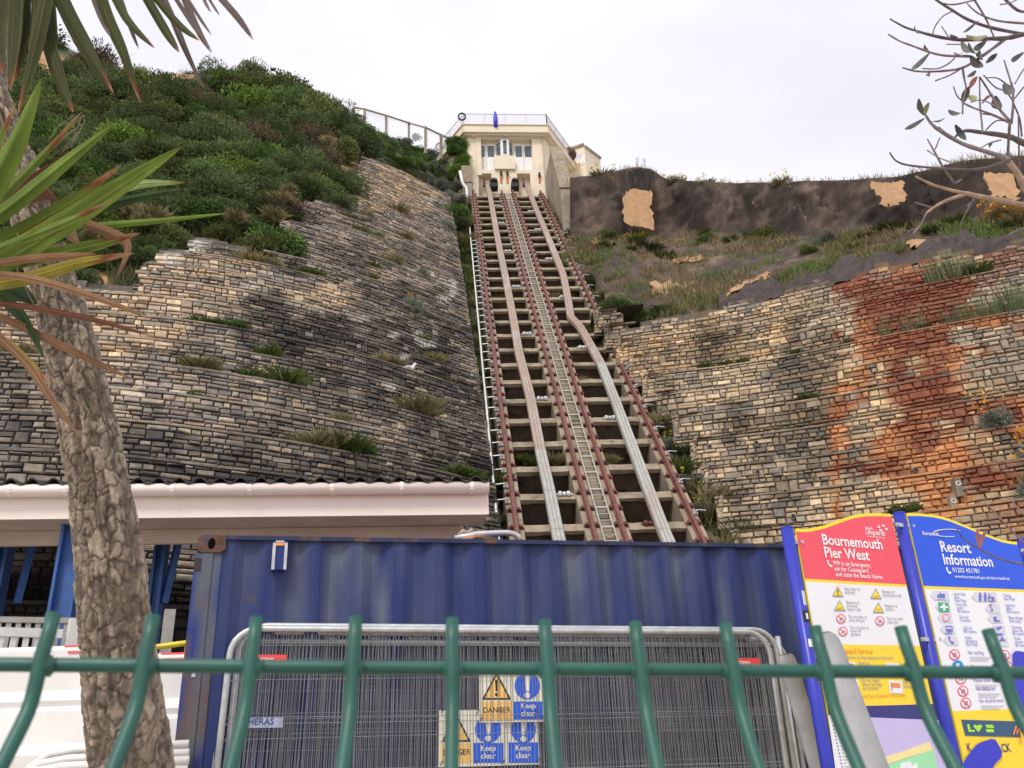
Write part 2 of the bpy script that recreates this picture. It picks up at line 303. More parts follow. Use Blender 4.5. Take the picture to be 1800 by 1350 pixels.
def wall_col(P, seedv, side, mortar=False):
    px, py, _ = proj(P); q = np.stack([px, py, px*0], -1)
    warp = 1.2*(fbm(q, .022, 3, 21)-.5)+.9*(fbm(q, .09, 2, 22)-.5)
    n1 = fbm(P, .55, 4, 31); n2 = fbm(q*np.array([1, .22, 1]), .03, 3, 33)
    idx = (seedv*997).astype(int) % len(PAL); c = PAL[idx]*(.8+.45*((seedv*7919) % 1))[:, None]
    if mortar: c = np.tile(np.array([(.115, .097, .078)]), (len(P), 1))
    keep = ((seedv*131) % 1 < .16) & (not mortar)
    if side == 'l':
        D = .13+.26*sstep(430, 860, py)+1.9*(n1-.5)+1.3*(n2-.5); D += .20*sstep(380, 500, px)*sstep(470, 560, py)+.08*sstep(640, 760, py); D = np.maximum(D, blobs(px, py, BLACKL, warp)*(.74+1.2*(n1-.45)))
        D -= .5*blobs(px, py, LIGHTL, warp); wm_ = blobs(px, py, LIGHTL, warp)[:, None]; c = c*(1+wm_*np.array([.28, .18, .04])*(0 if mortar else 1)); D = np.where((px > 520) & (py < 480), D*.75+.08, D)
    else:
        D = .2+1.5*(n1-.5)+1.2*(n2-.5); D = np.maximum(D, blobs(px, py, BLACKR, warp)*(.55+.6*(n2-.3)))
    if side == 'l' : D = np.where(P[:, 2] < 3.9, 1.05, D)  # shade inside the shelter, painted into the stone colour below roof height
    D = np.clip(D, 0, 1); D = np.where(keep, D*.45, D)
    soot_shade = np.array([.030, .027, .025]); c = c*(1-D[:, None]*.97)+soot_shade*(D[:, None]*.97)
    if side == 'l': c = c*np.array([1.10, 1.13, 1.19])
    if side == 'r':
        c = c*np.array([1.24, 1.2, 1.1])
        tan = sstep(.45, .62, fbm(P, .4, 3, 77))[:, None]*.45; c = c*(1-tan)+c*np.array([1.35, 1.12, .78])*tan
        r = blobs(px, py, RUST, warp+(0 if mortar else .24*(((seedv*577) % 1)-.5))); r = r*(1-.92*blobs(px, py, CLEAN, warp*.7)); r = np.maximum(r, .5*sstep(.60, .70, n1)*sstep(1440, 1560, px))
        deep = np.clip(blobs(px, py, DEEP, warp)+.45*sstep(720, 560, py)+.25*sstep(.5, .6, n2)+.55*sstep(.5, .62, fbm(P, .9, 3, 44))+(.45 if mortar else 0), 0, 1)
        red = np.array([.17, .038, .017]); org = np.array([.50, .205, .075])
        s2 = ((seedv*313) % 1)[:, None]
        rc = (org*(.72+.5*s2))*(1-deep[:, None])+red*(.8+.5*s2)*deep[:, None]
        k = (r*(.92 if mortar else .85))[:, None]; c = c*(1-k)+rc*k
    if side == 'l': g = (blobs(px, py, PAINT, warp*.8)*.75)[:, None]; c = c*(1-g)+np.array([.62, .60, .56])*g
    return np.clip(c, .008, .8)

# ------------------------------------------------------------------ stepped retaining walls
def resample(P, step):
    P = np.asarray(P, float); L = np.concatenate([[0], np.cumsum(np.linalg.norm(np.diff(P, axis=0), axis=1))]); n = max(2, int(L[-1]/step)+1)
    s = np.linspace(0, L[-1], n); return s, np.stack([np.interp(s, L, P[:, 0]), np.interp(s, L, P[:, 1])], -1)
BAT = .16
def wall(name, label, side, risers, keep, loc, ncourse):
    root = thing(name, label, 'retaining wall', loc)
    back = MB(); SV = []; SF = []; SCO = []; SA = []     # stones: list of (12x3)
    FQ = [(8, 9, 11, 10), (4, 5, 9, 8), (5, 7, 11, 9), (7, 6, 10, 11), (6, 4, 8, 10), (0, 1, 5, 4), (1, 3, 7, 5), (3, 2, 6, 7), (2, 0, 4, 6)]
    rs = np.random.RandomState(3 if side == 'l' else 4)
    caps = []
    for ri, (z0, z1, segs) in enumerate(risers):
        for si, seg in enumerate(segs):
            s, P = resample(seg, .2); P = P+.10*(fbm(np.column_stack([P[:, 0], P[:, 1]*0, np.full(len(P), z0)]), .55, 3, 91)-.5)[:, None]*np.array([.5, -1.]); T = np.gradient(P, axis=0); T /= np.linalg.norm(T, axis=1)[:, None]; NN = np.stack([T[:, 1], -T[:, 0]], -1)
            Lt = s[-1]
            zs = np.linspace(z0-.1, z1-.02, 6); G = []
            for z in zs:
                q = P-NN*(BAT*(z-z0)-.0)-NN*.03; G.append(np.column_stack([q, np.full(len(q), z)]))
            q = P-NN*(BAT*(z1-z0)+1.6); G.append(np.column_stack([q, np.full(len(q), z1+.02)]))
            G = np.array(G); a, b = G.shape[:2]; V = G.reshape(-1, 3)
            px, py, dz = proj(V)
            kf = keep(px, py, 2); Fc = [(i*b+j, i*b+j+1, (i+1)*b+j+1, (i+1)*b+j) for i in range(a-1) for j in range(b-1) if kf[i*b+j]]
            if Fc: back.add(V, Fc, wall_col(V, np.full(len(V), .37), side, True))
            # courses
            hcap = .075; H = z1-z0-hcap; nc = ncourse; hh = rs.uniform(.6, 1.45, nc); hh = hh/hh.sum()*H; ze = z0+np.concatenate([[0], np.cumsum(hh)])
            st = []
            c = 0
            while c < nc:
                tall = c+1 < nc and rs.rand() < .75
                x = -rs.rand()*.3
                while x < Lt:
                    if tall and rs.rand() < .13:
                        l = rs.uniform(.16, .34); st.append((x, x+l, ze[c], ze[c+2])); x += l
                    else:
                        bw = rs.uniform(.5, 1.1)
                        for k in ((c, c+1) if tall else (c,)):
                            xx = x
                            while xx < x+bw-.02:
                                l = rs.uniform(.12, .34) if rs.rand() < .85 else rs.uniform(.34, .52)
                                if xx+l > x+bw-.12: l = x+bw-xx
                                st.append((xx, xx+l, ze[k], ze[k+1])); xx += l
                        x += bw
                c += 2 if tall else 1
            x = 0
            while x < Lt: l = rs.uniform(.5, 1.1); st.append((x, x+l, z1-hcap, z1+.0)); x += l
            st = np.array(st); st[:, 1] = np.minimum(st[:, 1], Lt); st[:, 0] = np.maximum(st[:, 0], 0); st = st[st[:, 1]-st[:, 0] > .05]
            m = len(st); sm = (st[:, 0]+st[:, 1])/2
            ip = lambda u, arr: np.stack([np.interp(u, s, arr[:, 0]), np.interp(u, s, arr[:, 1])], -1)
            nn = ip(sm, NN); nn /= np.linalg.norm(nn, axis=1)[:, None]
            iscap = st[:, 2] >= z1-hcap-1e-6
            prot = rs.uniform(.010, .07, m); prot = np.where(iscap, rs.uniform(.03, .06, m), prot); gap = np.where(iscap, .004, .010)
            VV = np.zeros((m, 12, 3))
            for r_, (pf, ins) in enumerate(((0., 0.), (.5, 0.), (1., 1.))):
                for jz, zc in ((0, 2), (1, 3)):
                    for ju, uc in ((0, 0), (1, 1)):
                        insu = ins*rs.uniform(.012, .03, m); insz = ins*rs.uniform(.010, .024, m)
                        if r_ == 2: insz = np.where(iscap, .01, insz)
                        g = gap+rs.uniform(-.004, .011, m)
                        u = st[:, uc]+(g+insu if ju == 0 else -g-insu); z = st[:, zc]+(g+insz if jz == 0 else -g-insz)
                        q = ip(u, P)-nn*(BAT*(z-z0))[:, None]+nn*((np.full(m, -.06) if r_ == 0 else prot*pf)+(rs.uniform(-.006, .006, m) if r_ else 0))[:, None]
                        VV[:, r_*4+jz*2+ju, :2] = q; VV[:, r_*4+jz*2+ju, 2] = z
            px, py, dz = proj(VV.mean(1))
            k = keep(px, py, 0) & (dz > 3)
            if not k.any(): continue
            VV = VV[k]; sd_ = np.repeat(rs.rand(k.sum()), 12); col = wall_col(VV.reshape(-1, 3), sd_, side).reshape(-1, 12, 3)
            col = np.where(iscap[k][:, None, None], col*.75+np.array([.045, .037, .027]), col)
            SV.append(VV); SCO.append(col); SA.append(((st[k, 1]-st[k, 0])*(st[k, 3]-st[k, 2]))/dz[k]**2*np.where(iscap[k], .6, 1)); caps.append(iscap[k])
    SV = np.concatenate(SV); SCO = np.concatenate(SCO); SA = np.concatenate(SA); caps = np.concatenate(caps)
    back.build('mortar_backing', M['stone'], root)
    px, py, _ = proj(SV.mean(1)); vis = (px > 0) & (px < 1800) & (py < 845 if side == 'l' else py < 900)
    order = np.argsort(-SA*vis)
    big = order[:300]; rest = order[300:]
    for i in big:
        MB().add(SV[i], FQ, SCO[i]).build('coping_stone' if caps[i] else 'stone', M['stone'], root)
    n = len(rest); mb = MB(); V = SV[rest].reshape(-1, 3)
    Fc = (np.arange(n)[:, None, None]*12+np.array(FQ)[None]).reshape(-1, 4)
    mb.add(V, Fc.tolist(), SCO[rest].reshape(-1, 3)).build('rubble_courses', M['stone'], root, kind='stuff')
    print(name, 'stones', len(SV))
    return root

def keepL(px, py, m): return (py > yb_left(px)-m) & (px > -260) & (px < 905) & ((py < 1345) if m else (py < np.where(px < 430, 1190, 985)))
inner_r = poly_y([(400, 1040), (580, 1104), (620, 1118), (655, 1150), (700, 1168), (760, 1196), (830, 1216), (890, 1242), (945, 1268), (1100, 1330)])
def keepR(px, py, m): return (py > wall_top_r(px)-m-6*np.sin(px*.05)) & (px < 2050) & (py < (1345 if m else 1120))
RL = []
z = 3.4-.92*4
while z < 29:
    xs = np.linspace(-15, -.62-.11*(z-8.16), 60); c = np.stack([xs, YL(xs, z)], -1); e = c[-1]
    RL.append((z, z+.92, [c, np.array([e, e+A(-.05, 1.2)])])); z += .92
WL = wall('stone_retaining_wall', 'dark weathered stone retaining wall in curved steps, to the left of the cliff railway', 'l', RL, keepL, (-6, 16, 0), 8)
RR = []; LO = []
z = 9.5-.97*10
while z < 15.2:
    lo = 3.95; zz = z+.5          # inner end of this riser from the edge traced in the photograph
    for px in np.arange(1045, 1330, 2.):
        P = hit(YRt, px, np.interp(px, [1104, 1118, 1150, 1168, 1196, 1216, 1242, 1268, 1330], [580, 620, 655, 700, 760, 830, 890, 945, 1100]))
        if P[2] <= zz: lo = float(P[0]); break
    LO.append([z, lo]); z += .97
for k in range(len(LO)-2, -1, -1): LO[k][1] = min(LO[k][1], LO[k+1][1]+.22)
for z, lo in LO:
    xs = np.linspace(lo, 19, 60); c = np.stack([xs, YRt(xs, z)], -1); s0 = c[0]
    RR.append((z, z+.97, [np.array([s0+A(.12, 1.6), s0]), c]))
WR = wall('stone_retaining_wall', 'buff stone retaining wall with a large orange rust stain, to the right of the cliff railway', 'r', RR, keepR, (9, 19, 0), 7)

# ------------------------------------------------------------------ ground, hillside, scarp
def gridmesh(G, col): 
    a, b = G.shape[:2]; mb = MB()
    return mb.add(G.reshape(-1, 3), [(i*b+j, i*b+j+1, (i+1)*b+j+1, (i+1)*b+j) for i in range(a-1) for j in range(b-1)], col)
gx = np.concatenate([[-1500, -300, -60], np.linspace(-20, 20, 21), [60, 300, 1500]]); gy = np.concatenate([[-1500, -200, -30], np.linspace(-10, 18, 15), [30.]])
G = np.array([[(x, y, 0) for x in gx] for y in gy])
tag(gridmesh(G, np.tile([.44, .39, .33], (G.size//3, 1))).build('ground', M['soil']), None, None, None, 'structure')
pxs = np.arange(-300, 842, 8.); rows = 34; Gm = []
for px in pxs:
    y0 = yb_left(px)+6; y1 = ridge_left(px); t = np.linspace(0, 1, rows)
    P = hit(YLb, np.full(rows, px), y0+(y1-y0)*t); P[0, 1] += .8; P[0, 2] -= .3
    e = P[-1].copy(); Gm.append(np.vstack([P, e+A(0, 1.2, .12), e+A(0, 12, .3), e+A(0, 90, .2)]))
Gm = np.array(Gm).transpose(1, 0, 2)
n = fbm(Gm, .5, 4, 8); px, py, _ = proj(Gm); bare = blobs(px, py, [(60, 120, 50, 45), (300, 136, 56, 10), (600, 290, 40, 18), (190, 490, 60, 30), (640, 330, 30, 26), (560, 262, 40, 14)], (n-.5)*1.2)
c = np.array([.062, .075, .032])*(.6+.8*n[..., None]); c = c*(1-bare[..., None])+np.array([.42, .245, .12])*(.6+.7*n[..., None])*bare[..., None]
tag(gridmesh(Gm, c.reshape(-1, 3)).build('hillside_terrain', M['soil'], smooth=True), None, None, None, 'structure')
# right: slope, scarp and cliff top
Gm = []
for px in np.arange(1002, 2150, 5.):
    y0 = wall_top_r(px)+10; y1 = scarp_base(px); y2 = ridge_r(px)
    t = np.linspace(0, 1, 26); P = hit(YSb, np.full(26, px), y0+(y1-y0)*t)
    P[0, 1] += .6; P[0, 2] -= .5
    b = P[-1]; d = ray(px, y2); k = (b[1]+.26*(CZ-b[2]))/(d[1]-.26*d[2]); T = CO+d*k
    S = []
    for u in np.linspace(0, 1, 26)[1:]:
        q = b+(T-b)*u; nn = fbm(q*np.array([1, 1, .25]), .55, 3, 15)+.4*fbm(q, 1.6, 3, 16)
        fold = abs(fbm(q*np.array([1, .2, .12]), 1.1, 3, 41)-.5); q = q+A(0, -.42, 0)*(fbm(q*np.array([.35, .35, 2.6]), .8, 3, 45)-.5)*math.sin(math.pi*min(u, .97))+A(0, -.5, 0)*(fbm(q, 2.2, 3, 46)-.5)*math.sin(math.pi*min(u, .97)); q = q+A(0, 1, 0)*((nn-.7)*1.7*math.sin(math.pi*min(u*1.02, 1))-(.10-fold)*2.2*math.sin(math.pi*min(u, .97))); S.append(q)
    Gm.append(np.vstack([P, S, T+A(0, .8, .06), T+A(0, 8, .1), T+A(0, 90, .3)]))
Gm = np.array(Gm).transpose(1, 0, 2); n = fbm(Gm, .6, 4, 18); n2 = fbm(Gm*np.array([1, 1, .3]), .35, 3, 19); px, py, _ = proj(Gm)
c = np.array([.080, .056, .043])*(.55+.9*n[..., None])*(1-.25*(n2[..., None]))
gr = sstep(.50, .62, fbm(Gm, .45, 4, 23))*(np.arange(Gm.shape[0])[:, None] < 26); c = c*(1-gr[..., None]*.55)+np.array([.17, .125, .075])*(.6+.7*n[..., None])*gr[..., None]*.55
st = sstep(.42, .6, fbm(Gm*np.array([1, .3, .12]), 1.3, 3, 42))*(np.arange(Gm.shape[0])[:, None] >= 26); c = c*(1-.55*st[..., None]); c = c+np.array([.05, .035, .025])*sstep(.58, .68, fbm(Gm, 1.1, 3, 43))[..., None]
top = (np.arange(Gm.shape[0])[:, None] >= 51)*np.ones_like(n); c = c*(1-top[..., None])+np.array([.24, .18, .11])*top[..., None]
tag(gridmesh(Gm, c.reshape(-1, 3)).build('cliff_slope_terrain', M['scarp'], smooth=True), None, None, None, 'structure')
# ------------------------------------------------------------------ cliff railway
_b = [atD(910, 930, 18.7), atD(1222, 930, 18.7)]; _t = [atD(838, 340, 50.), atD(945, 340, 50.)]
T0 = (_b[0]+_b[1])/2; TU = (_t[0]+_t[1])/2-T0; TL = float(np.linalg.norm(TU)); TU /= TL
TV = unit(A(TU[1], -TU[0], 0)); TN = unit(np.cross(TV, TU))
TN = TN if TN[2] > 0 else -TN
def tp(s, w, h=0.): return T0+TU*s+TV*w+TN*h
def tb(mb, s0, s1, w0, w1, h0, h1, col=None): return mb.box(T0, TV, TU, TN, w0, w1, s0, s1, h0, h1, col)
def tpx(px, py, h=0.):
    d = ray(px, py); P = CO+d*(((T0+TN*h-CO)@TN)/(d@TN)); return (P-T0)@TU, (P-T0)@TV
# gully ground under and beside the track
ss = np.linspace(-8, 37, 90); ws = np.concatenate([np.linspace(-7, -2.3, 14), np.linspace(-2.2, 2.3, 4), np.linspace(2.5, 4.1, 8)])
G = np.array([[tp(s, w_, -1.25 if abs(w_) < 2.3 else -.45) for w_ in ws] for s in ss]); nn = fbm(G, .9, 4, 51)
G = G+TN*((nn-.5)*.9)[..., None]; g2 = sstep(.42, .6, fbm(G, .7, 3, 52))[..., None]
c = np.array([.13, .105, .075])*(.6+.8*nn[..., None])*(1-g2)+np.array([.10, .115, .045])*g2
tag(gridmesh(G, c.reshape(-1, 3)).build('gully_terrain', M['soil'], smooth=True), None, None, None, 'structure')

M['baysoil'] = mat('bay_soil', (.17, .105, .068), .95, var=.4, scale=3, bump=.6, bscale=12)
rw = thing('cliff_railway', 'steep twin track cliff railway of red rails on concrete beams climbing to the cream station', 'cliff railway', T0)
BEAMS = [(-2.17, -1.83), (-.49, -.14), (.19, .50), (1.83, 2.19)]
RAILW = [-2.0, -.31, .34, 2.0]
for a, b in BEAMS:
    mb = MB(); s = -7.
    while s < TL-.3:
        e = min(s+6.5, TL-.2); tb(mb, s, e-.015, a, b, -1.3, 0); s = e
    mb.build('concrete_beam', M['concrete'], rw)
k = -5
while k*1.3 < TL-.5:
    s = k*1.3+.02
    for a, b in ((-1.83, -.49), (.50, 1.83)):
        mb = MB(); dip = RND.uniform(.03, .06); hh = RND.uniform(.085, .12)
        # lip with a slightly ragged lower edge
        n = 8; V = []; 
        for i in range(n+1):
            w_ = a+(b-a)*i/n; lo = -dip-hh-RND.uniform(-.012, .02); up = -dip+RND.uniform(-.008, .008)
            V += [tp(s, w_, lo), tp(s, w_, up), tp(s+.26, w_, up), tp(s+.26, w_, lo)]
        Fc = [(i*4+j, i*4+(j+1) % 4, i*4+4+(j+1) % 4, i*4+4+j) for i in range(n) for j in range(4)]
        mb.add(V, Fc); mb.build('crossbeam', M['concrete'], rw)
        mb = MB(); tb(mb, s+.10, s+.2, a, b, -1.3, -dip-hh-.0); mb.build('diaphragm_panel', M['concrete_dark'], rw)
        if RND.random() < .5:
            mb = MB(); d_ = RND.uniform(-.42, -.18); mb.prism([tp(s+.262, a, -1.3), tp(s+.262, a, d_), tp(s+.5, a, d_-.1), tp(s+1.3, a, -1.25)], TV*(b-a)); mb.build('washed_soil', M['baysoil'], rw)
    k += 1
mb = MB()
for a, b in ((-1.83, -.49), (.50, 1.83), (-.14, .19)): tb(mb, -7, TL-.3, a, b, -1.4, -1.32)
mb.build('floor_slab', M['concrete_dark'], rw)
mb = MB(); tb(mb, -7, TL-.3, -.14, .19, -.32, -.24); mb.build('ladder_bed', M['concrete'], rw)
for w_ in RAILW:
    mb = MB()
    tb(mb, -7, TL+.4, w_-.062, w_+.062, .02, .04); tb(mb, -7, TL+.4, w_-.014, w_+.014, .04, .11); tb(mb, -7, TL+.4, w_-.04, w_+.04, .11, .145)
    mb.build('rail', M['railred'], rw)
def clipmesh():
    mb = MB(); h = [(-.175, 0), (-.175, .035), (-.14, .035), (-.135, .09), (-.075, .09), (-.07, .022), (.07, .022), (.075, .09), (.135, .09), (.14, .035), (.175, .035), (.175, 0)]
    return mb.prism([TV*a+TN*b-TU*.05 for a, b in h], TU*.10)
cm = clipmesh().build('rail_chair', M['clip'], rw); cme = cm.data
V = np.zeros(len(cme.vertices)*3); cme.vertices.foreach_get('co', V); V = V.reshape(-1, 3)+T0; cme.vertices.foreach_set('co', V.ravel())   # keep the mesh about its own origin
first = True
for w_ in RAILW:
    s = -3.3
    while s < TL:
        if first: o = cm; first = False
        else: o = link('rail_chair', cme, rw)
        o.location = tuple(TU*s+TV*w_); s += .682
# galvanised cable hooks along both outer rails and the pale conduit beside the left one
for w_, sg, s0, s1 in ((-2.0, -1, 1.0, 24), (2.0, 1, -1, 26)):
    s = s0; hk = None
    while s < s1:
        mb = MB(); o_ = tp(s+.1, w_+sg*.13, .02)
        mb.tube([o_, o_+TN*.09, o_+TN*.12+TV*sg*.05, o_+TN*.10+TV*sg*.24], .017, 6); mb.tube([o_-TV*.05*sg+TN*.02, o_+TN*.02+TV*.06*sg], .035, 6)
        mb.build('cable_hook', M['galv'], rw); s += .682*(1 if w_ < 0 else 2)
mb = MB(); mb.tube([tp(s, -2.42, .10+.02*math.sin(s*1.3)) for s in np.arange(-5, 27, .8)], .032, 8); mb.build('conduit_pipe', M['pipewhite'], rw, smooth=True)
# timber cable covers along each track centre
def trough(path, mt, wd, name):
    """path: (s, w) points; boards butt end to end, three grooves along the top"""
    for (s0, w0), (s1, w1) in zip(path[:-1], path[1:]):
        d = A(s1-s0, w1-w0); L_ = np.linalg.norm(d); d /= L_; ax = TV*d[0]-TU*d[1]; ay = TU*d[0]+TV*d[1]
        o_ = tp(s0, w0); mb = MB(); h = wd/2
        mb.box(o_, ax, ay, TN, -h, h, .004, L_-.004, .02, .15)
        for g in (-.62, 0, .62): mb.box(o_, ax, ay, TN, (g-.24)*h, (g+.24)*h, .006, L_-.006, .15, .172)
        mb.build(name, mt(s0), rw)
pl_ = [tpx(979, 940), tpx(966, 872), tpx(950, 800), tpx(931, 700), tpx(912, 625), tpx(903, 570), tpx(890, 500), tpx(874, 420), tpx(861, 345), tpx(855, 324)]
pl_ = [(-5.5, pl_[0][1]+.02)]+pl_
trough(pl_, lambda s: M['woodgrey'] if s < 2 else M['wood'], .27, 'cable_cover')
pr_ = [(-5.5, tpx(1166, 940)[1]+.08), tpx(1166, 940), tpx(1118, 810), tpx(1083, 715), tpx(1056, 645), tpx(1020, 580), tpx(1003, 562), tpx(998, 530), tpx(990, 488), tpx(965, 425), tpx(940, 365), tpx(925, 326)]
trough(pr_, lambda s: M['woodgrey'] if s < 8.5 else M['wood'], .27, 'cable_cover')
for w_, st in ((-.76, ((1, 1.05), (5, 1), (9, 1), (13, 1), (17, 1), (21, 1), (24, 1))), (1.02, ((0, 1), (4, 1), (8, 1), (12, 1), (16, 1), (20, 1), (23, 1)))):
    for kk, _ in st:
        s = kk*1.3+.18; mb = MB()
        for q in (-.10, 0, .10): mb.tube([tp(s, w_+q-.035, .0), tp(s, w_+q+.035, .0)], .07 if q else .055, 10)
        mb.tube([tp(s, w_-.2, .0), tp(s, w_+.2, .0)], .022, 6); tb(mb, s-.03, s+.03, w_-.16, w_-.13, -.16, 0); tb(mb, s-.03, s+.03, w_+.13, w_+.16, -.16, 0)
        mb.build('cable_roller', M['pipewhite'] if kk not in (0,) else M['clip'], rw)
# ladder between the tracks
ld = thing('ladder', 'long pale metal ladder lying up the gap between the two tracks', 'ladder', tp(0, 0))
lw0, lw1 = -.115, .165
for w_ in (lw0, lw1):
    mb = MB(); mb.tube([tp(s, w_, .03) for s in np.arange(-4, TL, 1.1)], .022, 6); mb.build('stile', M['ladder'], ld)
rung = MB(); rung.tube([TV*lw0+T0*0, TV*lw1], .017, 6); ro_ = rung.build('rung', M['ladder'], None); rm = ro_.data; bpy.data.objects.remove(ro_)
bent = MB(); bent.tube([TV*lw0, TV*(lw0*.5+lw1*.5)-TU*.06-TN*.05, TV*lw1], .013, 6); bo_ = bent.build('rung', M['ladder'], None); bm_ = bo_.data; bpy.data.objects.remove(bo_)
tread = MB(); tread.box(A(0, 0, 0), TV, TU, TN, lw0, lw1, -.03, .03, -.02, .02); to_ = tread.build('rung', M['ladder'], None); tm_ = to_.data; bpy.data.objects.remove(to_)
s = -3.9; i = 0
while s < TL-.2:
    o = link('rung', (tm_ if i % 3 == 0 else rm if RND.random() < .75 else bm_), ld); o.location = tuple(tp(s, 0, .03)-ORG[ld.name]); s += .262; i += 1

# ------------------------------------------------------------------ station building at the top
UH = unit(A(TU[0], TU[1], 0)); BP = Pl(tp(TL+.1, 0)+UH*1.4, TV)      # front wall plane
sb = thing('station_building', 'cream rendered cliff top station with white doors at the head of the track', 'building', BP.o)
Wm = M['render']
zb = BP.uv(880, 345)[1]-2.5                                                # below ground
aL = BP.uv(822, 260)[0]; aR = BP.uv(957, 260)[0]
z_door0 = BP.uv(870, 297)[1]; z_door1 = BP.uv(870, 249)[1]; z_lin = BP.uv(870, 244)[1]; z_corn = BP.uv(870, 233)[1]; z_par0 = BP.uv(880, 232, .42)[1]; z_par = BP.uv(880, 220, .42)[1]
d0 = BP.uv(838, 270)[0]; d1 = BP.uv(871, 270)[0]; d2 = BP.uv(904, 270)[0]; d3 = BP.uv(936, 270)[0]
mb = MB()
# front wall pieces round the openings (recess .35 deep)
BP.box(mb, aL, d0, zb, z_par0, -6, 0); BP.box(mb, d3, aR, zb, z_par0, -6, 0); BP.box(mb, d0, d3, z_lin, z_par0, -6, -.003); BP.box(mb, d0, d3, z_door0-.05, z_lin, -6, -.38)
BP.box(mb, d0, d3, z_door0-.22, z_door0-.05, -6, -.003)
r0, r1, r2, r3 = BP.uv(841, 312)[0], BP.uv(864, 312)[0], BP.uv(909, 312)[0], BP.uv(932, 312)[0]; zr = BP.uv(855, 304.5)[1]
for a, b in ((d0, r0), (r1, r2), (r3, d3)): BP.box(mb, a, b, zb, z_door0-.22, -6, -.003)
for a, b in ((r0, r1), (r2, r3)): BP.box(mb, a, b, zr, z_door0-.22, -6, -.005); BP.box(mb, a, b, zb, zr, -6, -.55)
# projecting pier under the bay window
p0, p1 = BP.uv(869, 285)[0], BP.uv(905, 285)[0]; BP.box(mb, p0, p1, BP.uv(886, 299)[1], BP.uv(886, 276)[1], -.3, .14)
mb.build('front_wall', Wm, sb)
# side pilaster (left, protruding buttress) and lower plinth
mb = MB(); BP.box(mb, BP.uv(837, 240)[0]-.02, BP.uv(845, 240)[0], z_door0-.5, z_lin+.4, -.1, .05); mb.build('pilaster', Wm, sb)
# chamfered side wall to the right, and the left return
qa = BP.pt(aR, 0, 0); 
PR = Pl(qa, TV*.52+UH*.86)                                # right flank runs back
lenR = 6.6
mb = MB(); PR.box(mb, 0, lenR, zb, z_par0-.05, -3, 0); mb.build('flank_wall', Wm, sb)
mb = MB(); PR.pbox(mb, 975, 264, 982, 300, -.1, .02); f = mb.build('side_window', M['white'], sb)
mb = MB(); PR.pbox(mb, 977.5, 273, 980, 291, -.05, .035); mb.build('pane', M['glass'], f)
# parapet ring with cornice moulding
ov = .42
Lw = Pl(BP.pt(aL, 0, 0), -(-TV*.50+UH*.86))                # left flank, tangent pointing towards the front
def ring(z0, z1, off, name, th=.3):
    mb = MB()
    lp = BP.pt(aL-off*.6, 0, off); rp = BP.pt(aR+off*.6, 0, off)
    lb = lp+(-TV*.50+UH*.86)*8; rb = rp+(TV*.52+UH*.86)*(lenR-.9)
    ctr = BP.pt((aL+aR)/2, 0, -6)
    poly = [np.append(p[:2], 0) for p in (lb, lp, rp, rb)]
    mb.prism([p+A(0, 0, z0+BP.o[2]) for p in poly], A(0, 0, z1-z0)); return mb.build(name, Wm, sb)
ring(z_par0, z_par, ov, 'parapet'); ring(z_par0-.10, z_par0-.002, ov*.6, 'cornice_moulding'); ring(z_par-.002, z_par+.05, ov+.07, 'coping')
mb = MB(); Lw.box(mb, -8, -.02, zb, z_par0-.05, -3, -.01); mb.build('flank_wall', Wm, sb)
for x in (833, 887, 942):
    mb = MB(); a0 = BP.uv(x-2.2, 235)[0]; a1 = BP.uv(x+2.2, 235)[0]; BP.box(mb, a0, a1, BP.uv(x, 243)[1], z_par0-.1, -.05, .25); mb.build('corbel', Wm, sb)
# doors: two leaves each, upper glass, lower white panel
for x0, x1 in ((838.5, 871), (904, 936)):
    for xa, xb in ((x0, (x0+x1)/2-.3), ((x0+x1)/2+.3, x1)):
        mb = MB(); a0, a1 = BP.uv(xa, 270, -.3)[0], BP.uv(xb, 270, -.3)[0]; BP.box(mb, a0, a1, z_door0-.02, z_door1, -.375, -.30)
        dr = mb.build('door', M['white'], sb)
        mb = MB(); BP.box(mb, a0+.1*(a1-a0)+.02, a1-.1*(a1-a0)-.02, z_door0+(z_door1-z_door0)*.55, z_door1-.1, -.31, -.288); mb.build('pane', M['glass'], dr)
        mb = MB(); BP.box(mb, a0+.12, a1-.12, z_door0+.12, z_door0+(z_door1-z_door0)*.47, -.31, -.285); mb.build('lower_panel', M['white'], dr)
# bay window
bz0 = BP.uv(887, 275)[1]; bz1 = BP.uv(887, 247)[1]
bp_ = [BP.uv(872, 260)[0], BP.uv(880.5, 260)[0], BP.uv(894, 260)[0], BP.uv(902, 260)[0]]
base = [BP.pt(bp_[0], bz0, -.37), BP.pt(bp_[1], bz0, .12), BP.pt(bp_[2], bz0, .12), BP.pt(bp_[3], bz0, -.37)]
mb = MB(); mb.prism(base, A(0, 0, bz1-bz0)); bw = mb.build('bay_window', M['white'], sb)
for i, (u0, u1) in enumerate(((.16, .86), (.27, .73), (.14, .84))):
    p, q = base[i], base[i+1]; pp = Pl(p, q-p); L_ = np.linalg.norm(q-p); mb = MB()
    H = bz1-bz0
    pp.box(mb, L_*u0, L_*u1, .1, H*.70, -.02, .012)
    if i != 1: pp.box(mb, L_*u0, L_*u1, H*.75, H*.93, -.02, .012)
    mb.build('pane', M['glass'], bw)
mb = MB(); BP.pbox(mb, 884, 246.5, 890, 250.5, .13, .2); mb.build('camera_box', M['dark'], sb)
mb = MB(); BP.pbox(mb, 818, 233.5, 826, 237, .0, .2); mb.build('alarm_box', M['white'], sb)
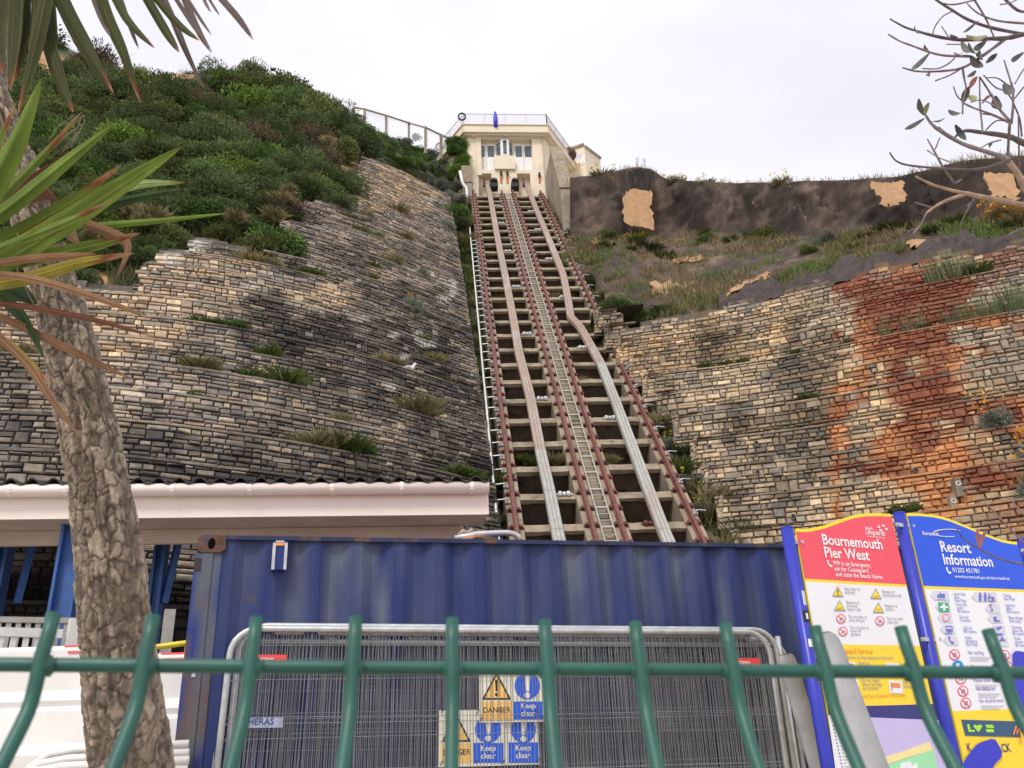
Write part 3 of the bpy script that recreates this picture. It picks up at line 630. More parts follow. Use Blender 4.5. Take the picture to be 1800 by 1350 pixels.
# rust streaked anchors at the foot of the front wall, pulley blocks, rail buffers
for x, y0, y1 in ((826, 299, 318), (881, 300, 322), (892, 300, 322), (948.5, 303, 322)):
    mb = MB(); BP.pbox(mb, x-2.2, y0+5, x+2.2, y1, .02, .03); mb.build('rust_streak', M['render_rust'], sb)
    mb = MB(); BP.pbox(mb, x-2, y0-.5, x+2, y0+5, .02, .2); mb.build('anchor_plate', M['dark'], sb)
for x in (868, 905):
    mb = MB(); c_, zz = BP.uv(x, 319, .6)
    BP.box(mb, c_-.2, c_+.2, zz-.10, zz-.0, .3, .9); BP.box(mb, c_-.09, c_+.09, zz, zz+.14, .4, .8); BP.box(mb, c_-.24, c_+.24, zz-.5, zz-.12, .25, .8); mb.build('pulley_block', M['dark'], sb)
for x in (850.5, 920):
    mb = MB(); BP.pbox(mb, x-1.2, 311, x+2.4, 325, .2, .45); mb.build('buffer_post', M['clip'], sb)
mb = MB(); a_ = BP.uv(953, 240)[0]; mb.tube([BP.pt(a_, BP.uv(953, 236)[1], .06), BP.pt(a_, zb+2, .06)], .05, 6); mb.build('downpipe', M['soffit'], sb)
# wing at the right with the mural board
PW = Pl(PR.hit(999, 268), TV*.80-UH*.36)
ww = thing('annex_building', 'small cream annex with a mural board beside the station', 'building', PW.o)
wa1 = PW.uv(1029, 280)[0]; wz1a = PW.uv(1001, 262)[1]
zb -= 5.5
P_ = [PW.pt(-.4, zb-.0), PW.pt(wa1, zb), PW.pt(wa1, PW.uv(1029, 255)[1]), PW.pt(0, PW.uv(1001, 264)[1])]
mb = MB(); mb.prism(P_, -PW.n*4); mb.build('wall', Wm, ww)
mb = MB(); P2 = [P_[3]+A(0, 0, -.02), P_[2]+A(0, 0, -.02), P_[2]+A(0, 0, .14), P_[3]+A(0, 0, .14)]; mb.prism([p+PW.n*.12 for p in P2], -PW.n*4.2); mb.build('coping', M['wingwall'], ww)
PE = Pl(PW.pt(wa1, 0), TV*.60+UH*.80); ea = PE.uv(1056, 290)[0]
P3 = [PE.pt(.003, zb), PE.pt(ea, zb), PE.pt(ea, PE.uv(1056, 281)[1]), PE.pt(.003, PE.uv(1030, 262)[1])]
mb = MB(); mb.prism(P3, -PE.n*2.5); mb.build('end_wall', Wm, ww)
mb = MB(); P4 = [P3[3]+A(0, 0, -.01), P3[2]+A(0, 0, -.01), P3[2]+A(0, 0, .14), P3[3]+A(0, 0, .14)]; mb.prism([p+PE.n*.12 for p in P4], -PE.n*2.6); mb.build('coping', M['wingwall'], ww)
ml = thing('mural_board', 'faded picture mural on the cream annex wall', 'mural', PW.hit(1010, 290))
mb = MB(); PW.poly(mb, [(998, 283), (1028, 270), (1028, 287), (998, 300)], .03, .03); mb.build('panel', M['w_cream'], ml)
for i, (x, y, w_, h_, mt) in enumerate(((1000, 283, 9, 5, 'mural_a'), (1013, 276, 11, 5, 'mural_a'), (1014, 273, 10, 3, 's_purple'), (1001, 292, 3, 2.5, 's_black'), (1007, 290, 4, 2.5, 's_black'), (1016, 287, 4, 4, 's_pink'), (1011, 288, 3, 3, 's_orange'), (1022, 284, 3, 3, 's_grey'), (1000, 296, 5, 4, 's_lime'))):
    mb = MB(); PW.poly(mb, [(x, y), (x+w_, y-w_*.42), (x+w_, y-w_*.42+h_), (x, y+h_)], .036+.001*i, .002); mb.build('painted_patch', M[mt], ml)
mb = MB(); PW.poly(mb, [(992.5, 282), (996.5, 283), (996.5, 293), (992.5, 292)], .03, .03); tag(mb.build('notice_board', M['w_blue'], None), 'small blue notice fixed left of the mural', 'notice')
# roof railing
rl = thing('roof_railing', 'pale metal railing of thin upright bars round the station roof', 'railing', BP.pt(0, z_par, 0))
zr0, zr1 = z_par+.06, BP.uv(880, 199, ov)[1]
lp = BP.pt(aL-ov*.5, 0, ov-.1); rp = BP.pt(aR+ov*.5, 0, ov-.1); lb = lp+(-TV*.50+UH*.86)*8; rb = rp+(TV*.52+UH*.86)*(lenR-1.)
runs = [(lb, lp, 62), (lp, rp, 48), (rp, rb, 52)]
for p, q, n in runs:
    H0 = A(0, 0, BP.o[2]*0)
    mb = MB()
    for zz in (zr1, zr0+.08): mb.tube([p+A(0, 0, zz), q+A(0, 0, zz)], .028 if zz == zr1 else .02, 6)
    mb.build('handrail', M['railpaint'], rl)
    for i in range(n+1):
        x = p+(q-p)*i/n; big = i % 12 == 0
        mb = MB(); mb.tube([x+A(0, 0, zr0-.05), x+A(0, 0, zr1+(.06 if big else 0))], .035 if big else .015, 5); mb.build('railing_post' if big else 'railing_bar', M['railpaint'], rl)
for x, y, lb_ in ((812, 207, 'coil of cable hung on the roof railing corner'), (771, 223, 'coil of cable hung on the left side of the roof railing')):
    P = BP.hit(x, y, ov-.0) if x > 800 else lp+(lb-lp)*.40+A(0, 0, (zr0+zr1)/2)
    mb = MB(); mb.tube([P+TV*.22*math.cos(t)+A(0, 0, .27*math.sin(t))-UH*.1 for t in np.linspace(0, 6.283, 21)], .055, 6); tag(mb.build('cable_coil', M['dark']), lb_, 'cable coil')
mb = MB(); P = BP.hit(871, 210, ov); mb.tube([P+A(0, 0, .62), P+A(0, 0, .3), P-A(0, 0, .1), P-A(0, 0, .62)], [.05, .12, .15, .13], 8); tag(mb.build('furled_banner', M['s_patch'], smooth=True), 'purple furled cloth hung on the middle of the roof railing', 'banner')
mb = MB(); P = rp+(rb-rp)*.62+A(0, 0, z_par+.3); mb.tube([P-A(0, 0, .35), P, P+A(0, 0, .4)], [.45, .5, .2], 8); tag(mb.build('rusty_float', M['rust'], smooth=True), 'rusty rounded object resting on the parapet corner', 'scrap')
# concrete wing wall at the right of the track head
PS = Pl(tp(TL, 2.42), -UH)        # vertical plane along the track, facing the track
wl = thing('concrete_wing_wall', 'sloping grey brown concrete wing wall right of the track head', 'wall', PS.hit(985, 380))
pts = [(972, 260), (999, 330), (999, 420), (975, 400), (952, 330), (955, 318)]
P = [PS.hit(x, y) for x, y in ((958, 318), (968, 262), (985, 335), (986, 402), (965, 372))]
mb = MB(); mb.prism(P, TV*.55); mb.build('wall_face', M['wingwall'], wl)
e1, e2 = P[1], P[2]; nrm = unit(np.cross(e2-e1, TV)); nrm = nrm if nrm[2] > 0 else -nrm
mb = MB(); mb.prism([e1-TV*.06, e2-TV*.06-UH*.1, e2-TV*.06+nrm*.13-UH*.1, e1-TV*.06+nrm*.13], TV*.7); mb.build('coping', M['concrete'], wl)
mb = MB(); mb.box(P[2]-A(0, 0, 0), TV, -UH, A(0, 0, 1), -.03, .62, -.2, .25, -3.2, -.1); mb.build('end_pier', M['wingwall'], wl)
# small block left of the track head
PB = Pl(tp(TL-.6, -2.2), TV)
lbk = thing('concrete_pier', 'brown concrete pier left of the track head', 'pier', PB.hit(826, 325))
mb = MB(); x0, x1 = PB.uv(813, 310)[0], PB.uv(829, 310)[0]; PB.box(mb, x0, x1, PB.uv(820, 375)[1], PB.uv(820, 318)[1], -1, .0); mb.build('lower_block', M['wingwall'], lbk)
mb = MB(); PB.box(mb, x0-.06, x1+.05, PB.uv(820, 320.5)[1], PB.uv(820, 292)[1], -1, .06); mb.build('upper_block', M['concrete'], lbk)
mb = MB(); q = [PB.hit(x, y, .25) for x, y in ((808.5, 301), (812, 318), (815, 325), (819.5, 330), (821, 340), (821, 362))]
mb.tube(q, .09, 10); tag(mb.build('downpipe', M['white'], smooth=True), 'white plastic drainpipe with two bends beside the track head', 'pipe')
# path fence on the left cliff edge
fpx = [(622, 189, 212), (641, 192, 222), (679, 203, 232), (719, 216, 240), (748, 224, 258), (775, 237, 268), (804, 249, 262)]
fp_ = []
for x, y0, y1 in fpx: b_ = hit(YLb, x, max(y1, ridge_left(x)-2)) if x < 740 else BP.hit(x, y1, -.5+(804-x)*.03); fp_.append((b_, atY(x, y0, b_[1])))
cf = thing('cliff_path_fence', 'concrete post and wire mesh fence sloping along the cliff edge path', 'fence', fp_[2][0])
for b_, t_ in fp_: mb = MB(); mb.tube([b_-A(0, 0, .5), t_+A(0, 0, .05)], .09, 4); mb.build('post', M['wingwall'], cf)
for (b0_, t0_), (b1_, t1_) in zip(fp_[:-1], fp_[1:]):
    mb = MB(); mb.tube([t0_, t1_], .06, 6); mb.build('top_rail', M['wingwall'], cf)
    mb = MB(); n = 22
    for i in range(1, n): 
        u = i/n; p = b0_+(b1_-b0_)*u; q = t0_+(t1_-t0_)*u; mb.tube([p, q], .006, 3, False)
    for i in range(1, 8): u = i/8; mb.tube([b0_+(t0_-b0_)*u, b1_+(t1_-b1_)*u], .006, 3, False)
    mb.build('wire_mesh', M['galv'], cf)
# slender posts on the cliff edge right of the annex
for x, y0, y1 in ((1120, 278, 292), (1132, 279, 296)):
    P = ridgeP(x)+A(0, .4, 0); mb = MB(); mb.tube([P-A(0, 0, .5), atY(x, y0, P[1])], .09, 6); tag(mb.build('edge_post', M['railpaint']), 'pale short post on the cliff edge, %s one of two' % ('nearer the annex' if x < 1125 else 'farther from the annex'), 'post')

# weathered concrete strip with pipe mouths between the left wall and the track
cg = thing('concrete_channel', 'broken concrete strip with round pipe mouths between the left wall and the track', 'drain', tp(6.5, -2.9))
mb = MB(); n = 14; V = []
for i in range(n+1):
    s = 4.3+5.6*i/n; wob = .10*math.sin(i*1.7)+.06*math.sin(i*3.1)
    V += [tp(s, -2.56, -.75), tp(s, -2.56+.03*math.sin(i*2.3), -.12), tp(s, -3.05+wob, -.10+.06*math.sin(i)), tp(s, -3.1+wob, -.75)]
mb.add(V, [(i*4+j, i*4+j+1, i*4+5+j, i*4+4+j) for i in range(n) for j in range(3)]+[(0, 1, 2, 3)]); mb.build('channel_slab', M['concrete'], cg)
for px, py in ((842, 671), (850, 714), (856, 747)):
    s, w_ = tpx(px, py, -.1); mb = MB(); mb.tube([tp(s, w_, -.2), tp(s-.05, w_, -.06)], .10, 12); pm = mb.build('pipe_mouth', M['concrete'], cg); mb = MB(); mb.tube([tp(s-.02, w_, -.11), tp(s-.055, w_, -.045)], .078, 12); mb.build('pipe_bore', M['dark'], pm)
# drain holes and anchor plates in the right wall
for x, y in ((1303, 731), (1329, 779), (1247, 785), (1244, 834), (1331, 830), (1262, 876), (1532, 791), (1645, 769), (1609, 826), (1394, 908)):
    P = hit(lambda a, b: YRt(a, b), x, y); k = math.floor((P[2]-(9.5-.97*6))/.97); zk = 9.5-.97*6+k*.97; yf = YRt(P[0], zk)+.16*(P[2]-zk)-.03
    d = ray(x, y); Q = CO+d*((yf-CO[1])/d[1]); mb = MB(); mb.tube([Q+A(0, .2, .02), Q+A(0, -.035, 0)], .062, 10); dh = mb.build('drain_pipe', M['wingwall'], WR); mb = MB(); mb.tube([Q+A(0, .1, .01), Q+A(0, -.04, 0)], .05, 10); mb.build('drain_bore', M['dark'], dh)
for x, y in ((1682, 851), (1674, 882)):
    P = hit(lambda a, b: YRt(a, b), x, y); k = math.floor((P[2]-(9.5-.97*6))/.97); zk = 9.5-.97*6+k*.97; yf = YRt(P[0], zk)+.16*(P[2]-zk)-.05
    d = ray(x, y); Q = CO+d*((yf-CO[1])/d[1]); mb = MB(); mb.wbox(Q[0]-.07, Q[0]+.07, Q[1]-.06, Q[1]+.2, Q[2]-.28, Q[2]+.12); ap = mb.build('anchor_block', M['concrete'], WR); mb = MB(); mb.tube([Q+A(.045*math.cos(u), -.065, .045*math.sin(u)) for u in np.linspace(0, 6.283, 13)], .014, 6); mb.build('anchor_ring', M['pipewhite'], ap)
# ------------------------------------------------------------------ vegetation
M['veg'] = mat('foliage', (1, 1, 1), .7, var=.25, scale=4, vcol=True, trans=.25, spec=.25, objvar=.22)
def fast_mesh(name, V, nv, C, mt):
    """V: (n*nv, 3) corner list of n separate polygons with nv corners"""
    n = len(V)//nv; me = bpy.data.meshes.new(name); me.vertices.add(len(V)); me.vertices.foreach_set('co', V.astype(np.float32).ravel())
    me.loops.add(len(V)); me.loops.foreach_set('vertex_index', np.arange(len(V), dtype=np.int32)); me.polygons.add(n); me.polygons.foreach_set('loop_start', np.arange(0, len(V), nv, dtype=np.int32))
    at = me.attributes.new('Col', 'FLOAT_COLOR', 'POINT'); at.data.foreach_set('color', np.concatenate([C, np.ones((len(C), 1))], 1).astype(np.float32).ravel())
    me.materials.append(mt); me.update(calc_edges=True); me.validate(); return me
def rdir(n, rs): v = rs.normal(size=(n, 3)); return v/np.linalg.norm(v, axis=1)[:, None]
def leaves(P, D, L, Wd, C, rs, nv=4):
    """diamond leaves at P pointing along D"""
    n = len(P); S = np.cross(D, rdir(n, rs)); S /= np.linalg.norm(S, axis=1)[:, None]+1e-9
    L = L[:, None]; Wd = Wd[:, None]
    V = np.stack([P, P+D*L*.45+S*Wd, P+D*L, P+D*L*.45-S*Wd], 1).reshape(-1, 3); return V, np.repeat(C, 4, 0)
def shrub(seed, n, lobes, flat, ls, lw, base, tipc, upright=0., stems=0, spread=.62):
    """a unit shrub (radius about 1): leaf sprays grouped into uneven clumps on many lobes"""
    rs = np.random.RandomState(seed); lc = rdir(lobes, rs)*rs.uniform(.25, 1, (lobes, 1))*spread; lc[:, 2] = np.abs(lc[:, 2])*flat; lr = rs.uniform(.2, .46, lobes); lcol = rs.uniform(.55, 1.5, lobes)
    k = rs.randint(lobes, size=n); d = rdir(n, rs); d[:, 2] += .25; d /= np.linalg.norm(d, axis=1)[:, None]
    rad = rs.uniform(.55, 1.08, n)**.6; P = lc[k]+d*(lr[k]*rad)[:, None]
    D = d+rdir(n, rs)*.55+np.array([0, 0, upright]); D /= np.linalg.norm(D, axis=1)[:, None]
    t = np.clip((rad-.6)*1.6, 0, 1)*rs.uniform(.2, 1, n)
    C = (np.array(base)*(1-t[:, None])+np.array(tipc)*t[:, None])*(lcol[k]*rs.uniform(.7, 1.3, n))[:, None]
    V, C = leaves(P, D, ls*rs.uniform(.6, 1.4, n), lw*rs.uniform(.7, 1.3, n), C, rs)
    if stems:
        S = rdir(stems, rs); S[:, 2] = np.abs(S[:, 2])+.6; S /= np.linalg.norm(S, axis=1)[:, None]
        V2, C2 = leaves(S*.1, S, rs.uniform(.7, 1.25, stems), np.full(stems, .012), np.tile([.16, .12, .08], (stems, 1)), rs); V = np.concatenate([V, V2]); C = np.concatenate([C, C2])
    return fast_mesh('foliage', V, 4, C, M['veg'])
def tuft(seed, n, h, lean, base, tipc, wd=.012, rad=.25, droop=.3):
    rs = np.random.RandomState(seed); a = rs.uniform(0, 6.283, n); r = rad*np.sqrt(rs.rand(n)); P = np.stack([r*np.cos(a), r*np.sin(a), np.zeros(n)-.05], -1)
    a2 = a+rs.normal(0, .7, n); ln = rs.uniform(.1, 1, n)*lean; D = np.stack([np.cos(a2)*ln, np.sin(a2)*ln, np.ones(n)], -1); D /= np.linalg.norm(D, axis=1)[:, None]
    H = h*rs.uniform(.45, 1.1, n); S = np.stack([-np.sin(a2), np.cos(a2), np.zeros(n)], -1)*wd; m1 = P+D*(H*.55)[:, None]; tip = m1+(D*(H*.5)[:, None]+np.stack([np.cos(a2), np.sin(a2), -1.2*np.ones(n)], -1)*(droop*H*ln)[:, None])
    V = np.stack([P-S, P+S, m1+S*.7, tip, m1-S*.7], 1).reshape(-1, 3); c = np.array(base)*rs.uniform(.6, 1.35, (n, 1)); t = np.array(tipc)*rs.uniform(.6, 1.35, (n, 1))
    C = np.stack([c*.8, c*.8, c, t, c], 1).reshape(-1, 3); return fast_mesh('blades', V, 5, C, M['veg'])
def flowers(me_a, seed, n, c, r0=.06, top=1.05):
    """adds small flower heads on stalks"""
    rs = np.random.RandomState(seed); V = []; C = []
    for i in range(n):
        a = rs.uniform(0, 6.283); q = rs.uniform(.1, .8); p = np.array([q*math.cos(a), q*math.sin(a), rs.uniform(.75, top)]); 
        for j in range(7):
            o = rdir(1, rs)[0]*r0*.8; d = rdir(1, rs)[0]; s = np.cross(d, rdir(1, rs)[0]); s /= np.linalg.norm(s)+1e-6
            V += [p+o, p+o+d*r0*.5+s*r0*.5, p+o+d*r0, p+o+d*r0*.5-s*r0*.5]; C += [np.array(c)*rs.uniform(.7, 1.2)]*4
        b = np.array([p[0]*.3, p[1]*.3, .1]); V += [b, (b+p)/2+np.array([.008, 0, 0]), p, (b+p)/2-np.array([.008, 0, 0])]; C += [np.array([.16, .13, .08])]*4
    return fast_mesh('flower_heads', np.array(V), 4, np.array(C), M['veg'])
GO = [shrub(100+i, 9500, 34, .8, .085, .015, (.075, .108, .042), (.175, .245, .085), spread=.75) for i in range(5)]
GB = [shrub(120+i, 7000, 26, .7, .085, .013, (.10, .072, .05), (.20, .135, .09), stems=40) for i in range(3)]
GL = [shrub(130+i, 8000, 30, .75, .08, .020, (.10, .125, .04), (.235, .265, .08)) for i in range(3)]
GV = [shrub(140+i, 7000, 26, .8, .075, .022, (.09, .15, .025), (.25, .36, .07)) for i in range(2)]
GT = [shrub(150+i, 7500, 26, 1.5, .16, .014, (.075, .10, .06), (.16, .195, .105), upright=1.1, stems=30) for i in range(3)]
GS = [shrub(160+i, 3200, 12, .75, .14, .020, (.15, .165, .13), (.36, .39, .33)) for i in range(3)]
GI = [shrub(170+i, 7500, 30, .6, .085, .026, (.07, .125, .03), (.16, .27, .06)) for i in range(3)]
TD = [tuft(200+i, 300, .8, .8, (.42, .36, .16), (.68, .60, .34), .0038, .34, .4) for i in range(3)]
TG = [tuft(210+i, 300, .7, .75, (.13, .19, .05), (.29, .36, .12), .0038, .34, .4) for i in range(3)]
TR = [tuft(220+i, 90, .95, .2, (.13, .17, .08), (.24, .28, .15), .007, .4, .1) for i in range(2)]
KIND = {
 'gorse': (GO, 'gorse_bush', 'dark green gorse bush in the thick cover of the left hillside', 'bush', 'dark gorse bushes covering the left hillside'),
 'brown': (GB, 'gorse_bush', 'brown withered gorse bush among the green ones on the left hillside', 'bush', 'withered gorse bushes on the left hillside'),
 'olive': (GL, 'shrub', 'olive green loose leafed shrub on the left hillside', 'shrub', 'olive shrubs on the left hillside'),
 'bright': (GV, 'shrub', 'bright yellow green shrub standing out on the left hillside', 'shrub', 'bright green shrubs on the left hillside'),
 'tree': (GT, 'tamarisk_bush', 'feathery upright bush against the sky on the left ridge', 'bush', 'feathery bushes along the left ridge'),
 'ivy': (GI, 'ivy_mound', 'mid green leafy mound below the path fence left of the station', 'bush', 'green mounds below the path fence'),
 'silver': (GS, 'silver_shrub', 'silver grey leaved shrub growing on the upper left stone wall', 'shrub', 'silver shrubs on the left wall'),
 'dry': (TD, 'grass_tuft', 'dry straw coloured grass tuft on a ledge of the left stone wall', 'grass', 'dry grass tufts on the left wall'),
 'green': (TG, 'grass_tuft', 'green grass tuft growing from a ledge of the left stone wall', 'grass', 'green grass tufts on the left wall'),
 'reed': (TR, 'reed_clump', 'clump of thin upright reeds on a ledge of the stained right wall', 'reeds', 'reed clumps on the right wall')}
VR = random.Random(77)
def plant(kind, P, size, label=None, group=None, sz=1., name=None, cat=None):
    ms, nm, lb, ct_, gp = KIND[kind]; o = bpy.data.objects.new(name or nm, VR.choice(ms)); COL.objects.link(o); o.location = tuple(P); o.rotation_euler = (0, 0, VR.uniform(0, 6.283))
    s = size*VR.uniform(.85, 1.15); o.scale = (s*VR.uniform(.85, 1.2), s*VR.uniform(.85, 1.2), s*sz*VR.uniform(.8, 1.15)); ORG[o.name] = A(*P)
    tag(o, label or lb, cat or ct_, group if label else gp); return o
def flw(o, label_seed, n, c, r0=.06, top=1.1):
    f = bpy.data.objects.new('flower_heads', flowers(None, label_seed, n, c, r0, top)); COL.objects.link(f); f.parent = o
# hillside: filled by a jittered scatter, kinds chosen from what the photograph shows there
BROWN = [(435, 240, 45, 26), (345, 178, 40, 22), (560, 285, 30, 30), (410, 215, 30, 20), (170, 130, 40, 40), (500, 410, 30, 40), (610, 330, 16, 40), (380, 130, 40, 10), (290, 125, 40, 10)]
OLIVE = [(150, 210, 60, 30), (320, 320, 60, 40), (500, 160, 60, 40), (560, 190, 50, 30), (340, 100, 50, 20), (360, 420, 70, 30), (260, 260, 40, 26), (220, 180, 30, 20)]
BRIGHT = [(405, 315, 30, 14), (435, 190, 24, 12), (200, 265, 16, 20), (505, 285, 20, 12), (245, 150, 20, 18), (560, 250, 14, 10)]
IVY = [(700, 262, 90, 34), (790, 290, 40, 30), (660, 235, 40, 20)]
def inb(L, x, y): return any(((x-a)/c)**2+((y-b)/d)**2 < 1 for a, b, c, d in L)
BARE = [(70, 115, 48, 38), (300, 140, 60, 13), (600, 300, 30, 22), (190, 495, 50, 24), (255, 128, 20, 14)]
cnt = 0; y = 40.
pts = []
while y < 500:
    x = -60+VR.uniform(0, 20)
    while x < 660:
        xx, yy = x+VR.uniform(-10, 10), y+VR.uniform(-8, 8)
        if ridge_left(xx)+4 < yy < yb_left(xx)-4 and not inb(BARE, xx, yy): pts.append((xx, yy))
        x += 36
    y += 25
pts.sort(key=lambda p: p[1])
for x, y in pts:
    P = hit(YLb, x, y+12); D = proj(P)[2]
    k = 'brown' if inb(BROWN, x, y) and VR.random() < .75 else 'bright' if inb(BRIGHT, x, y) else 'olive' if inb(OLIVE, x, y) and VR.random() < .75 or VR.random() < .16 else 'ivy' if VR.random() < .2 else 'bright' if VR.random() < .03 else 'gorse'
    plant(k, P-A(0, .1, -.05), VR.uniform(.95, 1.5)*(D/33), sz=VR.uniform(.65, 1.1)); cnt += 1
for x, y, s in ((212, 185, .9), (195, 200, .8), (250, 430, .8), (265, 445, .8), (285, 440, .9), (235, 420, .8), (330, 205, .7), (505, 400, .9), (515, 380, .8), (490, 430, .9), (425, 435, .8), (175, 470, .7), (540, 260, .7), (580, 285, .8)):
    plant('dry', hit(YLb, x, y)-A(0, .8, -.5), s*.62, 'pale dry grass clump among the bushes on the left hillside', 'dry grass clumps on the left hillside')
for x in range(-20, 640, 26):
    xx = x+VR.uniform(-9, 9); P = hit(YLb, xx, ridge_left(xx)+3)+A(0, .8, -.2); big = 345 < xx < 620
    plant('tree' if big and VR.random() < .8 else VR.choice(['gorse', 'olive', 'brown']), P, VR.uniform(1.1, 1.6) if big else VR.uniform(.9, 1.3), sz=1.25 if 380 < xx < 480 else .9)
for i in range(46):
    x = VR.uniform(632, 815); y = VR.uniform(float(ridge_left(x))-1, float(yb_left(x))-2); plant('ivy' if VR.random() < .85 else 'gorse', hit(YLb, x, y+4)-A(0, 0, .2), VR.uniform(.5, .85))
# plants singled out on the left wall
YLw = lambda x, z: YL(x, z)-.02
def ledge(fn, x, y):
    P = hit(fn, x, y)
    if fn is YLb: return P
    if fn is YLw and y < float(yb_left(x))+8: return hit(YLb, x, y)+A(0, -.25, .05)
    l0, st = (3.4-.92*3, .92) if fn is YLw else (9.5-.97*6, .97)
    z = l0+st*round((P[2]-l0)/st); return A(P[0], float(fn(P[0], z))-.36, z+.02)
def wp(kind, x, y, size, label=None, group=None, sz=1., fn=None, **k): fn = fn or YLw; return plant(kind, ledge(fn, x, y), size*1.1, label, group, sz, **k)
for x, y, s in ((645, 262, .55), (660, 275, .6), (690, 262, .5), (715, 262, .6), (733, 248, .45), (757, 282, .65), (765, 302, .7), (778, 308, .55), (745, 300, .4), (775, 330, .5), (802, 340, .55), (808, 362, .5), (790, 352, .45), (695, 344, .42), (668, 300, .4), (660, 315, .45), (760, 328, .4), (805, 322, .5)):
    o = wp('silver', x, y, s)
o = wp('silver', 650, 258, .6, 'silver grey shrub with orange yellow flower heads at the top of the left wall'); flw(o, 1, 9, (.75, .42, .03), .09)
wp('silver', 785, 418, .75, 'large silver grey shrub on the ledge beside the track, midway up the left wall')
wp('silver', 744, 489, .36, 'small round silver shrub on the dark middle of the left wall')
o = wp('silver', 730, 553, .5, 'silver shrub with orange flowers on the dark part of the left wall'); flw(o, 2, 7, (.72, .40, .03), .09)
o = wp('dry', 692, 470, .55, 'pale grass tuft dotted with yellow flowers, on the upper left wall'); flw(o, 3, 10, (.7, .55, .08), .06)
o = wp('silver', 545, 240, .55, 'silver shrub with yellow flowers on the bare earth below the left ridge', fn=YLb); flw(o, 4, 12, (.78, .6, .05), .07)
for x, y, s in ((370, 655, .55), (735, 735, .8), (560, 785, .6), (585, 788, .62), (390, 575, .3), (710, 432, .5), (640, 395, .5), (700, 385, .6), (60, 632, .5), (700, 650, .4), (765, 655, .4), (675, 640, .35), (610, 735, .3), (450, 470, .5), (480, 480, .45)): wp('dry', x, y, s)
for x, y, s in ((375, 606, .4), (470, 655, .6), (455, 672, .45), (515, 680, .75), (620, 790, .7), (640, 792, .6), (395, 604, .35), (800, 835, .5), (830, 838, .5), (665, 425, .5), (640, 416, .5), (620, 400, .5), (655, 490, .4), (360, 588, .35), (265, 568, .2), (180, 590, .3), (360, 705, .25), (730, 570, .35), (560, 500, .5), (590, 512, .45), (545, 492, .5), (650, 505, .4), (770, 520, .3), (690, 600, .25), (745, 600, .3), (780, 690, .3), (690, 665, .3), (620, 545, .3)): wp('green', x, y, s)
wp('ivy', 375, 604, .42, 'low green creeping shrub on the middle ledge of the left wall', sz=.55); wp('ivy', 405, 610, .4, 'second low green creeping shrub right of the first on the middle ledge', sz=.5)
wp('ivy', 800, 386, .8, 'green bushy growth spreading over the wall end beside the track head', sz=.7); wp('gorse', 815, 400, .6, 'dark bush at the corner of the wall beside the upper track')
wp('gorse', 600, 372, .75, 'dark green bush on the left end of the upper stepped wall', sz=.8); wp('ivy', 640, 790, .5, 'leafy green plant on the lowest ledge above the shelter roof', sz=.7); wp('ivy', 810, 842, .5, 'green bramble over the wall beside the shelter roof end', sz=.6)
for i, (x, y, s) in enumerate(((792, 246, .5), (804, 243, .55), (812, 250, .5), (798, 258, .6), (810, 264, .6), (815, 276, .6), (806, 284, .7), (818, 290, .5), (800, 296, .7), (812, 304, .6))): plant('ivy' if i < 5 else 'bright', BP.hit(x, y, .0 if i < 3 else .4)-A(0, 0, .3), s, 'leafy green growth climbing the left corner of the station', 'greenery on the left corner of the station')
# weeds along both sides of the track
for i in range(64):
    s = -3+37*(i/64)**1.1; w_ = -2.55-VR.random()*.75
    if VR.random() < .86: plant(VR.choice(['green', 'green', 'green', 'dry']), tp(s, w_, -.45), VR.uniform(.5, .95), 'grass tuft in the weedy strip between the left wall and the track', 'weeds left of the track')
for i in range(70):
    s = -3+34*(i/70); w_ = 2.4+VR.random()*(.8 if s < 10 else 1.5)
    plant(VR.choice(['green', 'dry', 'green', 'dry']), tp(s, w_, -.4), VR.uniform(.45, .85), 'grass tuft in the weedy strip between the right wall and the track', 'weeds right of the track')
for x, y, w_ in ((1238, 845, 0), (1225, 885, 0), (1180, 765, 0), (1210, 830, 0)):
    s, ww_ = tpx(x, y); o = plant('silver', tp(s, ww_, -.3), .32, 'small silver plant with yellow flowers at the foot of the right wall', 'silver plants beside the lower right track'); flw(o, x, 5, (.75, .62, .04), .1)
for s, w_, kd, sc in ((2.6*1.3, -1.1, 'green', .55), (2.6*1.3+.05, -.75, 'dry', .6), (3.55, -1.5, 'green', .5), (3.5, .7, 'dry', .4), (12.3*1.3, -1.55, 'green', .5), (13.3*1.3, -1.4, 'green', .6), (12.6*1.3, .8, 'dry', .5), (8.3*1.3, 1.6, 'green', .5), (6.3*1.3, .6, 'dry', .5), (9.5*1.3, 1.6, 'dry', .6)):
    plant(kd, tp(s, w_, -.35), sc, 'grass tuft sprouting in an open bay between the rails', 'grass tufts between the rails')
# right wall
YRw = lambda x, z: YRt(x, z)
for x, y, s in ((1655, 520, .8), (1672, 522, .9), (1693, 518, 1.0), (1700, 515, .8), (1648, 570, .6), (1670, 568, .5), (1695, 562, .6), (1720, 560, .6), (1745, 553, .8), (1762, 548, 1.0), (1772, 545, .8), (1540, 596, .5), (1590, 585, .6), (1640, 520, .5)): wp('reed', x, y, s, fn=YRw)
o = wp('silver', 1749, 772, .46, 'silver grey cushion shrub with yellow flower heads on a ledge of the rust stained wall', fn=YRw, sz=1.5); flw(o, 5, 8, (.72, .40, .03), .09, 1.5)
for i, (x, y, s) in enumerate(((1798, 850, .5), (1803, 810, .5), (1790, 880, .3))):
    o = wp('silver', x, y, s, 'grey shrub thick with orange yellow flowers at the right edge of the wall', 'flowering shrubs at the right edge', fn=YRw, sz=1.3); flw(o, 20+i, 15, (.70, .36, .02), .10, 1.3)
